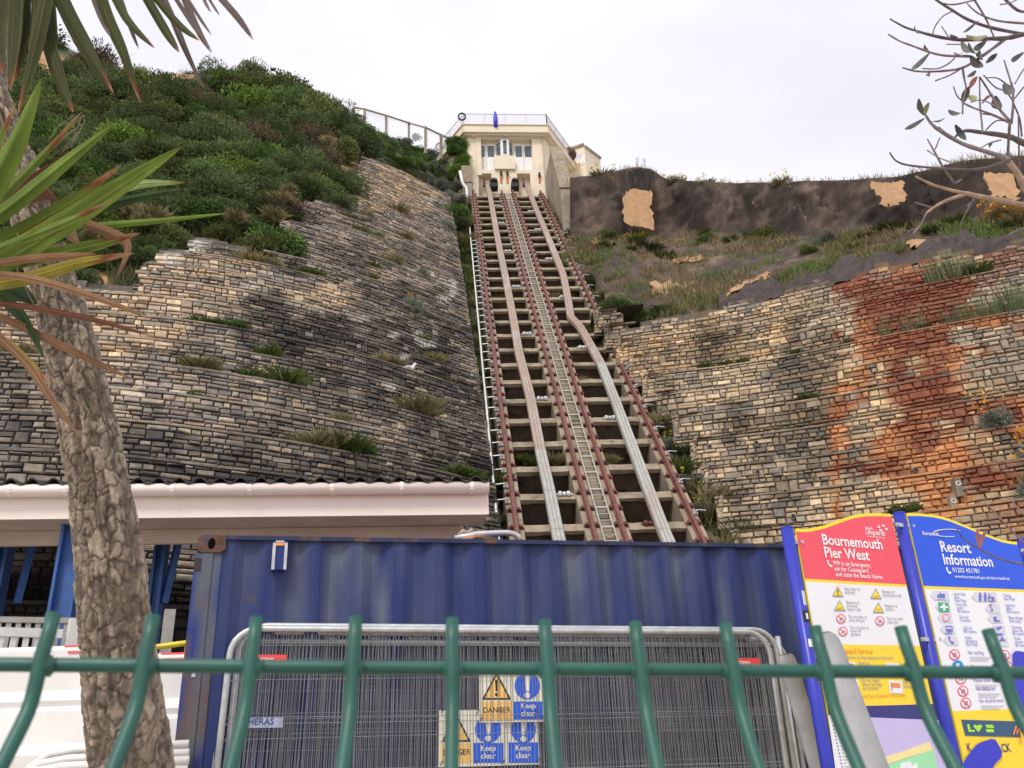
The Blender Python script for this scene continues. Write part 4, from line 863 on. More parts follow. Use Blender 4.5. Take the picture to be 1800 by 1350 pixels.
wp('silver', 1663, 683, .16, 'tiny grey plant on the rust stain, upper of a pair', fn=YRw); wp('silver', 1669, 696, .15, 'tiny grey plant on the rust stain, lower of a pair', fn=YRw)
for i, (x, y, s) in enumerate(((1410, 718, .35), (1415, 718, .3), (1240, 662, .4), (1270, 656, .3), (1300, 652, .3), (1400, 640, .35), (1725, 510, .5), (1575, 905, .4), (1480, 615, .3), (1600, 575, .25))): wp('green', x, y, s, 'green weed on a ledge of the right stone wall', 'weeds on the right wall', fn=YRw)
# right slope
for x, y, s, kd, lb in ((1085, 545, 1.05, 'gorse', 'large dark shrub on the slope just right of the mid track'), (1062, 560, .7, 'gorse', 'dark shrub on the slope between the track and the larger dark shrub'), (1130, 560, .7, 'olive', 'olive shrub on the slope above the right wall corner'), (1160, 548, .6, 'gorse', 'low dark shrub on the slope right of the olive one'),
                        (1452, 428, .8, 'silver', 'silver grey shrub with pale flowers alone on the brown slope'), (1065, 432, .7, 'ivy', 'flat bright green mat of plants near the wing wall foot'), (1395, 385, .8, 'olive', 'grey green shrub below the scarp near the pale hessian square')):
    plant(kd, hit(YSb, x, y)+A(0, .1, -.1), s, lb, sz=.4 if 'flat' in lb else .8)
for x, y, s in ((1240, 425, .7), (1285, 425, .6), (1120, 390, .9), (1345, 375, .8), (1560, 400, .8), (1590, 385, .7), (1680, 395, .8), (1760, 405, .7), (1520, 420, .6), (1150, 440, .7), (1170, 455, .7), (1110, 440, .5), (1640, 410, .6), (1070, 385, .6), (1320, 345, .6), (1240, 395, .6), (1500, 440, .5), (1420, 445, .5)):
    o = plant('olive' if VR.random() < .4 else 'green', hit(YSb, x, max(y, float(scarp_base(x))+3)), s, 'green plant clump scattered on the brown slope below the scarp', 'plant clumps on the right slope', sz=.8)
o = plant('green', hit(YSb, 1115, 432), .8, 'clump with bright yellow flowers on the slope right of the wing wall', None); flw(o, 30, 16, (.9, .82, .12), .10, .8)
for x, y in ((1752, 391), (1795, 400)):
    o = plant('dry', hit(YSb, x, y), .8, 'orange flowered plant at the foot of the scarp, far right', 'orange flowered plants under the scarp'); flw(o, x, 18, (.75, .35, .03), .12, .9)
for x, y in ((1190, 315), (1243, 318), (1060, 296), (1380, 318)):
    o = plant('dry', ridgeP(x)+A(0, .5, 0), .8, 'yellow flowered weed on the cliff top edge right of the station', 'flowering weeds on the cliff top'); flw(o, x, 9, (.75, .6, .05), .1, 1.1)
# uncountable grass on the right slope, the cliff top edge and the gully
def grass_field(name, pts, h, base, tipc, seed):
    rs = np.random.RandomState(seed); P = np.repeat(pts, 5, 0); n = len(P); P = P+rs.normal(0, .10, (n, 3))*np.array([1, 1, 0]); a = rs.uniform(0, 6.283, n); D = np.stack([np.cos(a)*.4, np.sin(a)*.4, np.ones(n)], -1); D /= np.linalg.norm(D, axis=1)[:, None]
    hh = h*rs.uniform(.4, 1.2, n); b = np.array(base); t = np.array(tipc); m = rs.rand(n, 1)*.6+.4*np.repeat(rs.rand(len(pts), 1), 5, 0); C = (b*(1-m)+t*m)*rs.uniform(.6, 1.3, (n, 1))
    V, C = leaves(P-A(0, 0, .05), D, hh, np.full(n, .016), C, rs); return tag(link(name, fast_mesh(name, V, 4, C, M['veg'])), None, None, None, 'stuff')
x = NR.uniform(985, 1900, 9000); y0 = scarp_base(x); y1 = wall_top_r(x)-2; y = y0+(y1-y0)*NR.rand(9000); P = hit(YSb, x, y); k = fbm(P, .45, 4, 23)+.35*(fbm(P, 1.2, 2, 29)-.5) > .56
grass_field('slope_grass', P[k], .38, (.11, .105, .04), (.34, .25, .14), 1); 
k2 = (fbm(P, .6, 3, 88) > .53) & (NR.rand(9000) < .8); grass_field('slope_green_weeds', P[k2], .34, (.10, .15, .035), (.25, .32, .09), 4)
x = NR.uniform(1000, 1900, 1300); x = np.where(x < 1004, 1004, x); d_ = ridgeP(x); d_[:, 1] += NR.uniform(.1, 1.2, len(x)); grass_field('cliff_top_grass', d_, .42, (.22, .18, .10), (.40, .33, .2), 2)
sg = NR.uniform(-3, 35, 2600); wg = np.where(NR.rand(2600) < .5, -2.35-NR.rand(2600)*1.1, 2.3+NR.rand(2600)*1.7); P = np.array([tp(a, b, -.42) for a, b in zip(sg, wg)]); grass_field('gully_grass', P, .38, (.07, .10, .028), (.22, .2, .09), 3)
x = NR.uniform(200, 700, 1500); yb_ = yb_left(x); P = hit(YLb, x, yb_-4-NR.rand(1500)*26); grass_field('wall_top_grass', P, .45, (.07, .09, .03), (.26, .23, .12), 5)
# hessian sheets, netting
def sheet(label, corners, Y, name='hessian_sheet', mt='hess', n=9):
    c = [atY(x, y, Yv) for (x, y), Yv in zip(corners, Y)]; V = []; rs = np.random.RandomState(int(corners[0][0]))
    for i in range(n+1):
        for j in range(n+1):
            u, v = i/n, j/n; p = (c[0]*(1-u)+c[1]*u)*(1-v)+(c[3]*(1-u)+c[2]*u)*v; e = .02 if 0 < i < n and 0 < j < n else .06
            V.append(p+rs.normal(0, e, 3)*A(1, .6, 1))
    V = np.array(V); Fc = [(i*(n+1)+j, (i+1)*(n+1)+j, (i+1)*(n+1)+j+1, i*(n+1)+j+1) for i in range(n) for j in range(n)]; nV = len(V)
    mb = MB(); mb.add(np.concatenate([V, V+A(0, .05, 0)]), Fc+[tuple(k+nV for k in f[::-1]) for f in Fc]); tag(mb.build(name, M[mt], smooth=True), label, 'sheet')
def scarpY(x, y):
    b = hit(YSb, x, float(scarp_base(x))); d = ray(x, y); k = (b[1]+.26*(CZ-b[2]))/(d[1]-.26*d[2]); return float((CO+d*k)[1])-1.35
for lb, cs in (('tan hessian square pinned on the scarp nearest the station', [(1096, 336), (1143, 333), (1150, 405), (1097, 392)]), ('pale tan hessian square on the middle of the scarp', [(1534, 321), (1584, 319), (1594, 352), (1554, 363)]), ('tan hessian square on the scarp at far right behind the branches', [(1730, 303), (1778, 302), (1792, 350), (1745, 345)])):
    sheet(lb, cs, (lambda t_: [t_, t_, min(t_-.45, scarpY(*cs[2])), min(t_-.45, scarpY(*cs[3]))])(min(scarpY(*cs[0]), scarpY(*cs[1]))))
def lying(label, cs, mt='hess', nm='hessian_sheet'): sheet(label, cs, [float(hit(YSb, x, y)[1])-.25 for x, y in cs], nm, mt)
lying('orange hessian strip lying on the slope above the right wall', [(1142, 497), (1222, 497), (1226, 516), (1150, 514)])
lying('small tan hessian scrap on the slope beside the wing wall foot', [(1045, 418), (1075, 413), (1080, 428), (1040, 428)]); lying('tan hessian scrap on the netting edge above the stained wall', [(1594, 421), (1624, 421), (1625, 433), (1600, 433)]); lying('long tan hessian strip at the netting edge, middle of the slope', [(1300, 500), (1352, 478), (1352, 488), (1270, 522)])
lying('narrow hessian strip on the slope below the nearest hessian square', [(1180, 455), (1232, 450), (1236, 458), (1186, 464)])
# dark netting rolled along the top edge of the right wall
xs_ = np.arange(1262, 2060, 9.); V = []; m = 9
for i, x in enumerate(xs_):
    yt = float(wall_top_r(x)); wdt = 24+14*math.sin(i*.31)+8*math.sin(i*.83) if x > 1300 else 14
    a = hit(YRt, x, yt+5)+A(0, -.10, 0); b = hit(YSb, x, yt-wdt)
    for j in range(m): 
        u = j/(m-1); p = a+(b-a)*u; V.append(p+A(0, -.28, .26)*math.sin(math.pi*min(u*1.1+.05, 1))*(.6+.9*VR.random())+A(0, 0, .05)*VR.uniform(-1, 1))
mb = MB(); mb.add(np.array(V), [(i*m+j, (i+1)*m+j, (i+1)*m+j+1, i*m+j+1) for i in range(len(xs_)-1) for j in range(m-1)]); tag(mb.build('erosion_netting', M['net'], smooth=True), 'dark brown erosion netting bunched along the top edge of the right wall', 'netting')
# gull on the wall
P = hit(YLw, 720, 668)+A(0, -.25, .12); gl = thing('gull', 'white gull with grey wings resting on a ledge of the dark left wall', 'bird', P)
def lathe(mb, pts, r): mb.tube(pts, r, 12)
mb = MB(); mb.tube([P+A(x, 0, z) for x, z in ((-.20, .07), (-.15, .09), (-.06, .10), (.05, .10), (.12, .13), (.155, .19), (.17, .225), (.195, .232), (.215, .225))], [.01, .035, .075, .085, .06, .036, .042, .034, .008], 12); mb.build('body', M['white'], gl, smooth=True)
for sg in (-1, 1):
    mb = MB(); mb.tube([P+A(x, sg*y, z) for x, y, z in ((.08, .07, .12), (0, .085, .12), (-.12, .06, .10), (-.27, .03, .07))], [.02, .045, .035, .006], 8); mb.build('wing', M['mural_a'], gl, smooth=True)
mb = MB(); mb.tube([P+A(.21, 0, .226), P+A(.262, 0, .215)], [.012, .004], 6); mb.build('beak', M['yellowpaint'], gl)
for sg in (-.03, .03): mb = MB(); mb.tube([P+A(.02, sg, .03), P+A(.03, sg, -.06)], .007, 5); mb.build('leg', M['orange'], gl)
print('bushes', cnt)
# ------------------------------------------------------------------ beach shelter on the left
zE = atY(860, 860, 9.1)[2]; eR = atZ(860, 860, zE); eL = atZ(0, 866, zE)
EP = Pl(eR, eR-eL); Ls = -(np.linalg.norm(eR-eL)+5.)
sh = thing('beach_shelter', 'white fascia beach shelter with dark ribbed roof and blue columns below the left wall', 'shelter', eR)
def gut(): 
    mb = MB(); n = 10
    mb.tube([EP.pt(Ls, .0, .07), EP.pt(-.01, 0, .07)], .068, 14); return mb
g_ = gut().build('gutter', M['fascia'], sh, smooth=True)
for x in (20, 118, 200, 305, 440, 584, 706, 829):
    a = EP.uv(x, 864, .07)[0]; mb = MB(); mb.tube([EP.pt(a-.02, 0, .07), EP.pt(a+.02, 0, .07)], .074, 12); mb.build('gutter_bracket', M['fascia'], g_)
b_f = EP.uv(860, 904)[1]; 
mb = MB(); EP.box(mb, Ls, -.012, b_f, -.04, -.03, 0); mb.build('fascia_board', M['fascia'], sh)
mb = MB(); EP.box(mb, Ls, -.03, b_f-.0, b_f+.02, -.52, -.031); mb.build('soffit', M['soffit'], sh)
mb = MB(); EP.box(mb, Ls, -.30, b_f-.16, b_f-.004, -.56, -.50); mb.build('eaves_beam', M['soffit'], sh)
# ribbed roof sheet
mb = MB(); n = 340; V = []
for i in range(n+1):
    a = Ls+(-Ls)*i/n; wv = .035*math.sin(a*2*math.pi/.21)
    V += [EP.pt(a, .085+wv, .14), EP.pt(a, .085+wv+.35, -3.3), EP.pt(a, .072+wv, .14), EP.pt(a, .072+wv+.35, -3.3)]
mb.add(V, [(i*4, i*4+4, i*4+5, i*4+1) for i in range(n)]+[(i*4+2, i*4+3, i*4+7, i*4+6) for i in range(n)]+[(i*4, i*4+2, i*4+6, i*4+4) for i in range(n)]); mb.build('roof_sheet', M['tile'], sh)
def column(px, py, off, wd=.17):
    a = EP.uv(px, py, off)[0]; zt = b_f-.0; zb_ = -EP.o[2]; mb = MB()
    EP.box(mb, a-wd/2, a-wd/2+.03, zb_, zt, off-.1, off+.1); EP.box(mb, a+wd/2-.03, a+wd/2, zb_, zt, off-.1, off+.1); EP.box(mb, a-wd/2+.03, a+wd/2-.03, zb_, zt, off-.02, off+.02)
    mb.build('column', M['bluepaint'], sh)
column(133, 940, -.30, .24); column(567, 925, -.66, .17); column(288, 940, -1.2, .13); column(14, 945, -1.2, .13); column(-260, 940, -.45, .22); column(690, 935, -1.3, .1)
for px0, px1 in ((30, 60), (288, 315)):
    a = EP.uv(px0, 1060, -1.2)[0]; b = EP.uv(px1, 940, -1.2)[0]; mb = MB(); z0_ = EP.uv(px0, 1060, -1.2)[1]; mb.tube([EP.pt(a, z0_, -1.2), EP.pt(b, b_f, -1.2)], .05, 4); mb.build('brace', M['bluepaint'], sh)
def balustrade(label, x0, x1, y0, y1, Y, mt, n):
    o_ = atY(x0, y0, Y); PLb = Pl(o_, atZ(x1, y0+4, o_[2])-o_); t = thing('balustrade', label, 'balustrade', o_)
    a1 = PLb.uv(x1, y0)[0]; h = PLb.uv(x0, y1)[1]
    mb = MB(); PLb.box(mb, -.6, a1, h, 0, -.04, 0); mb.build('top_rail', mt, t)
    for i in range(n):
        a = -.6+.08+(a1+.6-.16)*i/(n-1); mb = MB(); PLb.box(mb, a-.022, a+.022, -.8, h+.003, -.03, -.01); mb.build('baluster', mt, t)
    mb = MB(); PLb.box(mb, -.6, a1, -.86, -.8, -.04, 0); mb.build('bottom_rail', mt, t)
    for a in (-.7, a1+.09):
        mb = MB(); PLb.box(mb, a-.05, a+.05, -1.2, .09, -.07, .03); mb.build('post', mt, t)
balustrade('white balustrade with flat top rail stored under the shelter', 0, 112, 1102, 1118, 7.0, M['plastic'], 11)
M['greyplastic'] = mat('grey_white_paint', (.36, .345, .31), .7, var=.15)
balustrade('greyish balustrade standing behind the white one in the shelter', 30, 280, 1084, 1094, 7.7, M['greyplastic'], 22)
# ------------------------------------------------------------------ stacked plastic barriers
def barrier(label, x0, x1, ytop, Y, red0):
    o_ = atY(x0, ytop, Y); BPp = Pl(o_, A(1, .1, 0)); t = thing('plastic_barrier', label, 'barrier', o_); a1 = BPp.uv(x1, ytop)[0]
    # cross-section: depth towards viewer, height
    prof = [(-.12, 0), (.02, 0), (.05, -.03), (.06, -.28), (.13, -.345), (.12, -.38), (.16, -.41), (.19, -.60), (.24, -.66), (.24, -.80), (-.2, -.80), (-.2, -.3)]
    mb = MB(); mb.prism([BPp.pt(0, h, d) for d, h in prof], BPp.ax*a1); mb.build('barrier_body', M['plastic'], t)
    r0 = BPp.uv(red0, ytop)[0]; mb = MB(); mb.prism([BPp.pt(r0, .004, -.12), BPp.pt(r0, .004, .02), BPp.pt(r0+.05, -.05, .06), BPp.pt(r0+.06, -.05, -.12)], BPp.ax*max(.05, a1-r0-.06)); mb.build('end_cap', M['redplastic'], t)
    mb = MB(); c_ = a1*.66; mb.prism([BPp.pt(c_-.2, -.802, .245), BPp.pt(c_-.12, -.73, .245), BPp.pt(c_+.12, -.73, .245), BPp.pt(c_+.2, -.802, .245)], -BPp.n*.02); mb.build('foot_recess', M['dark'], t)
barrier('long white plastic road barrier with red end, left of the palm trunk', -330, 196, 1150, 5.6, 112)
barrier('white plastic road barrier with red stripe, squeezed between palm trunk and container', 262, 352, 1150, 5.75, 283)
def framestack(label, x0, x1, y, Y, k):
    o_ = atY(x0, y, Y); P_ = Pl(o_, A(1, .1, 0)); a1 = P_.uv(x1, y)[0]
    t = thing('barrier_frame', label, 'barrier', o_)
    q = [P_.pt(0, -.75, 0), P_.pt(.02, -.2, 0), P_.pt(.06, -.07, 0), P_.pt(.16, -.01, 0), P_.pt(.3, .01, 0), P_.pt(a1, .015, 0)]
    mb = MB(); mb.tube(q, .024, 8); mb.build('frame_tube', M['plastic'], t, smooth=True)
    mb = MB(); P_.box(mb, .18, a1, -.6, -.03, -.012, .0); mb.build('infill_panel', M['plastic'], t)
framestack('white tubular barrier frame with rounded corner, uppermost of the low stack at bottom left', 38, 330, 1325, 5.25, 0)
framestack('white tubular barrier frame, middle of the low stack at bottom left', 20, 330, 1342, 5.1, 1)
framestack('white tubular barrier frame, lowest visible of the low stack at bottom left', 6, 330, 1356, 4.95, 2)
mb = MB(); mb.tube([atY(255, 1140, 6.9), atY(345, 1128, 7.0)], .022, 8); tag(mb.build('yellow_pole', M['yellowpaint']), 'thin yellow pole sticking out beside the container corner', 'pole')
mb = MB(); mb.tube([atY(330, 1128, 7.0), atY(332, 1128, 7.0)-A(0, 0, 2)], .02, 6); 
mb.build('yellow_pole_foot', M['yellowpaint'], bpy.data.objects['yellow_pole'])

# ------------------------------------------------------------------ blue shipping container
CP = Pl(A(-2.09, 5.39, 2.79), A(5.28, 1.40, 0)); CLn = 6.06; CHt = 2.59
ct = thing('shipping_container', 'faded dark blue corrugated shipping container with rusty corner', 'container', CP.pt(0, -2.79, 0))
def cmat():
    m = mat('container_paint', (1, 1, 1), .55, var=.12, scale=2.5, vcol=True, spots=[((.10, .075, .06), .70, .05, 7, .7)], stretch=(1, 1, .5), bump=.04, bscale=5); return m
M['contblue'] = cmat()
blue = np.array([.0105, .0235, .126]); fade = np.array([.125, .145, .18])
mb = MB(); zs = np.linspace(-CHt+.16, -.028, 26); a = .164; pts = []; i = 0
a += .0
while a < CLn-.2:
    f = RND.uniform(.25, 1); pts += [(a, -.012, f*.25), (a+.07, -.012, f*.5), (a+.138, -.048, f), (a+.208, -.048, f*.75)]; a += .278; i += 1
pts.append((CLn-.19, -.012, .2)); pts = np.array(pts); V = []; C = []
for ai, di, fi in pts:
    for z_ in zs:
        V.append(CP.pt(ai, z_, di)); C.append((z_, ai, fi))
C = np.array(C); Q = np.stack([C[:, 1]*9, C[:, 0]*1.1, C[:, 1]*0], -1); nn = fbm(Q, 1, 4, 61)
ff = np.clip(C[:, 2]*(.35+.65*sstep(-1.6, 0, C[:, 0]))*(4.2*nn-1.35), 0, .85)[:, None]
ff = np.maximum(ff, (.55*sstep(4.3, 4.5, C[:, 1])*sstep(4.75, 4.6, C[:, 1]))[:, None])
mb.add(V, [(i*26+j, (i+1)*26+j, (i+1)*26+j+1, i*26+j+1) for i in range(len(pts)-1) for j in range(25)], blue*(1-ff)+fade*ff)
mb.build('corrugated_side', M['contblue'], ct)
mb = MB(); CP.box(mb, .171, CLn-.171, -.028, 0, -.06, .004); mb.build('top_rail', M['contdark'], ct)
mb = MB(); CP.box(mb, .16, CLn-.16, -CHt, -CHt+.16, -.06, .0); mb.build('bottom_rail', M['rust'], ct)
mb = MB(); CP.box(mb, .02, CLn-.02, -.03, -.012, -2.43, -.062, blue); mb.build('roof_panel', M['contblue'], ct)
mb = MB(); CP.box(mb, .05, CLn-.05, -CHt+.1, -.03, -2.44, -2.40, blue); mb.build('rear_side', M['contblue'], ct)
for a in (0, CLn-.05):
    mb = MB(); CP.box(mb, a, a+.05, -CHt+.1, -.03, -2.40, -.07, blue); mb.build('end_wall', M['contblue'], ct)
for a0 in (0, CLn-.17):
    zs = np.linspace(-CHt+.118, -.118, 30); V = []; C = []; aa = [(0, -.16), (0, .0), (.045, .0), (.05, .006), (.11, .006), (.118, -.004), (.165, -.004), (.17, -.02), (.17, -.06)]
    for x, d in aa:
        for z_ in zs: V.append(CP.pt(a0+x, z_, d)); C.append((x, z_))
    C = np.array(C); nn = fbm(np.stack([C[:, 0]*26, C[:, 1]*1.3, C[:, 0]*0], -1), 1, 4, 62); n2 = fbm(np.stack([C[:, 0]*30, C[:, 1]*3, C[:, 0]*0], -1), 1, 3, 63)
    cc = blue*1.5*(1-sstep(.45, .62, nn)[:, None])+fade*.75*sstep(.45, .62, nn)[:, None]; r_ = (sstep(.56, .68, n2)*.8)[:, None]; cc = cc*(1-r_)+np.array([.12, .075, .05])*r_
    mb = MB(); mb.add(V, [(i*30+j, (i+1)*30+j, (i+1)*30+j+1, i*30+j+1) for i in range(len(aa)-1) for j in range(29)], cc); mb.build('corner_post', M['contblue'], ct)
    for zt in (0, -CHt):
        z0_, z1_ = (-.118, 0) if zt == 0 else (-CHt, -CHt+.118)
        mb = MB(); n = 16; zc = (z0_+z1_)/2; ac = a0+.095; O_ = []; I_ = []
        for k in range(n):
            t = 2*math.pi*k/n; c_, s_ = math.cos(t), math.sin(t); m_ = max(abs(c_)/.087, abs(s_)/.057); O_.append((ac+c_/m_, zc+s_/m_)); I_.append((ac+.024*c_, zc+.038*s_))
        V = [CP.pt(x, y, .012) for x, y in O_]+[CP.pt(x, y, .012) for x, y in I_]+[CP.pt(x, y, -.05) for x, y in I_]+[CP.pt(x, y, -.16) for x, y in O_]
        mb.add(V, [(k, (k+1) % n, n+(k+1) % n, n+k) for k in range(n)]+[(n+k, n+(k+1) % n, 2*n+(k+1) % n, 2*n+k) for k in range(n)]+[(3*n+k, 3*n+(k+1) % n, (k+1) % n, k) for k in range(n)]); mb.build('corner_casting', M['rust'], ct)
        mb = MB(); CP.box(mb, ac-.05, ac+.05, zc-.045, zc+.045, -.10, -.051); mb.build('casting_hole', M['dark'], ct)
mb = MB(); CP.pbox(mb, 343, 981, 352, 1003, -.05, .004); mb.build('post_slot', M['dark'], ct)
mb = MB(); CP.pbox(mb, 337, 1183, 343, 1190, -.02, .01); mb.build('loose_bracket', M['galv'], ct)
# ventilator box
mb = MB(); CP.pbox(mb, 480, 951, 503, 1001, -.03, .05, blue*1.3); vb = mb.build('vent_cover', M['contblue'], ct)
for q in ((480, 954, 482, 1001), (501, 954, 503, 1001), (485, 950, 500, 953.5)):
    mb = MB(); CP.pbox(mb, *q, .04, .056); mb.build('vent_edge', M['galv'], vb)
mb = MB(); CP.pbox(mb, 485, 954, 500, 959, .045, .056); mb.build('vent_lip', M['orange'], vb)
for x0, x1 in ((612, 652), (722, 755), (819, 868), (924, 957), (1018, 1040), (1115, 1145), (1210, 1236), (540, 566)):
    a0, a1 = CP.uv(x0, 942)[0], CP.uv(x1, 942)[0]; mb = MB(); CP.box(mb, a0, a1, -.011, .017, -2.3, -.07); mb.build('roof_rib', M['orange'], ct)
mb = MB(); q = [CP.hit(x, y, -.25) for x, y in ((800, 946), (826, 942), (837, 939), (870, 937), (893, 936.5), (904, 939), (911, 943), (914, 948))]; mb.tube(q, .022, 8); tag(mb.build('bent_pipe', M['galv'], smooth=True), 'pale bent tube lying on the container roof', 'pipe')
mb = MB(); q = [CP.hit(x, y, -.4) for x, y in ((806, 941), (814, 936), (822, 938), (829, 934), (834, 937))]; mb.tube(q, [.015, .03, .022, .03, .012], 7); tag(mb.build('driftwood', M['wood'], smooth=True), 'knobbly pale piece of wood lying on the container roof', 'wood')
mb = MB()
for a in (.4, 2.9, 5.4):
    mb = MB(); CP.box(mb, a, a+.25, -2.79, -CHt, -2.44, 0); tag(mb.build('timber_sleeper', M['wood']), 'timber sleeper under the %s of the container' % {.4: 'left end', 2.9: 'middle', 5.4: 'right end'}[a], 'sleeper')

# ------------------------------------------------------------------ stacked mesh fence panels leaning on the container
hTL = atD(404, 1096, 5.28); hTR0 = atD(1352, 1106, 6.05); hBL = atD(366, 1350, 4.93)
HP0 = Pl(hTL, hTR0-hTL); 
upv = hTL-hBL; upv = unit(upv-HP0.ax*(upv@HP0.ax)); HP = Pl(hTL, HP0.ax, upv); HW = np.linalg.norm(hTR0-hTL)
M['wire'] = mat('galvanised_wire', (.31, .315, .335), .5, .3, var=.25)
def heras(label, da, db, dn, W, sq=False):
    o_ = HP.pt(da, db, dn); P_ = Pl(o_, HP.ax+HP.ay*RND.uniform(-.004, .004), HP.ay)
    t = thing('fence_panel', label, 'fence panel', o_, 'mesh fence panels stacked against the container'); r = .16; Hh = 2.05; q = [P_.pt(.02, -Hh)]
    if sq: q += [P_.pt(.02, 0), ]; mb = MB(); mb.tube([P_.pt(.02, -Hh), P_.pt(.02, .06)], .021, 8); mb.build('side_tube', M['galv'], t, smooth=True); mb = MB(); mb.tube([P_.pt(W-.02, -Hh), P_.pt(W-.02, .06)], .021, 8); mb.build('side_tube', M['galv'], t, smooth=True); mb = MB(); mb.tube([P_.pt(.04, 0), P_.pt(W-.04, 0)], .019, 8); mb.build('top_tube', M['galv'], t, smooth=True)
    else:
        for k in range(7): th = math.pi-math.pi/2*k/6; q.append(P_.pt(.02+r+r*math.cos(th), -r+r*math.sin(th)))
        for k in range(7): th = math.pi/2-math.pi/2*k/6; q.append(P_.pt(W-.02-r+r*math.cos(th), -r+r*math.sin(th)))
        q.append(P_.pt(W-.02, -Hh)); mb = MB(); mb.tube(q, .021, 8); mb.build('frame_tube', M['galv'], t, smooth=True)
    mb = MB(); mb.tube([P_.pt(.04, -Hh), P_.pt(W-.04, -Hh)], .019, 8); mb.build('bottom_tube', M['galv'], t, smooth=True)
    mb = MB(); n = 165
    for i in range(n):
        a = .06+(W-.12)*i/(n-1); w1, w2 = RND.uniform(-.010, .010), RND.uniform(-.012, .012)
        mb.tube([P_.pt(a+w1, -.03, .0), P_.pt(a+w2*.5, -1.0, .004), P_.pt(a+w2, -Hh, 0)], .0026, 3, False)
    z = -.10
    for k, z in enumerate((-.10, -.30, -.52, -.55, -.64, -.84, -.87, -1.1, -1.3, -1.33, -1.6, -1.9)): mb.tube([P_.pt(.03, z+RND.uniform(-.01, .01), .004), P_.pt(W*.5, z+RND.uniform(-.01, .01), .004), P_.pt(W-.03, z+RND.uniform(-.01, .01), .004)], .0022, 3, False)
    mb.build('wire_infill', M['wire'], t, kind='stuff')
    return P_
HF = heras('foremost galvanised mesh fence panel of the stack, warning signs tied on it', 0, -.03, 0, HW)
OR = 'second third fourth fifth sixth seventh eighth ninth tenth eleventh twelfth thirteenth'.split()
for k, (da, db, sq) in enumerate(((.05, -.005, False), (.10, -.10, True), (-.03, -.04, False), (.16, -.07, False), (.09, -.13, True), (.02, .0, False), (.2, -.09, False), (.13, -.03, True), (.04, -.11, False), (.17, -.05, False), (.08, -.08, True), (.12, -.06, False))):
    heras('galvanised mesh fence panel with %s, %s from the front in the stack' % ('square corners' if sq else 'rounded corners', OR[k]), da, db, -.03*(k+1)-(.015 if k == 0 else 0), HW-.02*(k % 3)+.03, sq)

# warning signs tied behind the front mesh
def warn(label, x0, y0, x1, y1, off, items):
    t = thing('warning_sign', label, 'warning sign', HF.hit(x0, y1, off)); mb = MB(); HF.pbox(mb, x0, y0, x1, y1, off-.004, off); mb.build('plate', M['w_cream'], t)
    for it in items:
        k = it[0]
        if k == 'tri':
            _, cx, yt, yb, hw = it
            mb = MB(); HF.poly(mb, [(cx-hw, yb), (cx+hw, yb), (cx, yt)], off+.002, .0018); mb.build('warning_triangle', M['w_black'], t)
            mb = MB(); HF.poly(mb, [(cx-hw+5.5, yb-3.2), (cx+hw-5.5, yb-3.2), (cx, yt+7)], off+.0035, .0014); mb.build('triangle_fill', M['w_amber'], t)
            mb = MB(); HF.poly(mb, [(cx-1.6, yb-15), (cx+1.6, yb-15), (cx+2.8, yb-33), (cx+1.5, yb-35), (cx-1.5, yb-35), (cx-2.8, yb-33)], off+.005, .0014); HF.poly(mb, [(cx+3*math.cos(u), yb-9+3*math.sin(u)) for u in np.linspace(0, -6.28, 13)[:-1]], off+.005, .0014); mb.build('exclamation_mark', M['w_black'], t)
        elif k == 'circ':
            _, cx, cy, r = it; mb = MB(); HF.poly(mb, [(cx+r*math.cos(u), cy+r*1.04*math.sin(u)) for u in np.linspace(0, -6.28, 29)[:-1]], off+.002, .0018); mb.build('blue_disc', M['w_blue'], t)
            mb = MB(); HF.poly(mb, [(cx-2.2, cy+9), (cx+3, cy+9), (cx+5.5, cy-17), (cx+3, cy-20), (cx-3, cy-20), (cx-5, cy-17)], off+.0035, .0014); HF.poly(mb, [(cx+5.4*math.cos(u), cy+16+5.4*math.sin(u)) for u in np.linspace(0, -6.28, 15)[:-1]], off+.0035, .0014); mb.build('exclamation_mark', M['w_cream'], t)
        else:
            _, mt, a, b, c, d = it[:6]; mb = MB(); HF.poly(mb, [(a, d), (c, d), (c, b), (a, b)], off+.002, .0018); mb.build('text_panel', M[mt], t)
            if mt == 'w_amber': ptext('DANGER', HF, a+2.5, (b+d)/2+4.5, 9.5, M['w_black'], t, off+.0035, wid=.92, bold=.01)
            else:
                ptext('Keep', HF, (a+c)/2, (b+d)/2-2.5, 9.6, M['w_cream'], t, off+.0035, align='CENTER', bold=.02); ptext('clear', HF, (a+c)/2, (b+d)/2+11, 9.6, M['w_cream'], t, off+.0035, align='CENTER', bold=.02)
    for x, y in ((x0+6, y0+1), (x1-8, y0+1), (x0+4, y1-4), (x1-3, y1-6)):
        mb = MB(); mb.tube([HF.hit(x-2, y+2, off+.004), HF.hit(x+1, y-4, .01), HF.hit(x+3, y-6, .012)], .003, 5); mb.build('cable_tie', M['tie'], t)
warn('topmost danger and keep clear sign of the three tied to the mesh', 842, 1180, 957, 1270, -.012, [('tri', 873, 1181, 1230, 26), ('circ', 927, 1206, 22.5), ('p', 'w_amber', 847, 1233, 900, 1266), ('p', 'w_blue', 903, 1233, 954, 1265)])
warn('lower left danger and keep clear sign with yellow triangle, partly under the topmost sign', 772, 1250, 888, 1347, -.024, [('tri', 802, 1254, 1304, 26), ('circ', 858, 1282, 23), ('p', 'w_amber', 776, 1307, 829, 1341), ('p', 'w_blue', 832, 1306, 885, 1341)])
warn('lower right keep clear sign showing only its blue half below the topmost sign', 834, 1252, 949, 1345, -.036, [('circ', 920, 1283, 22), ('p', 'w_blue', 894, 1305, 946, 1341)])
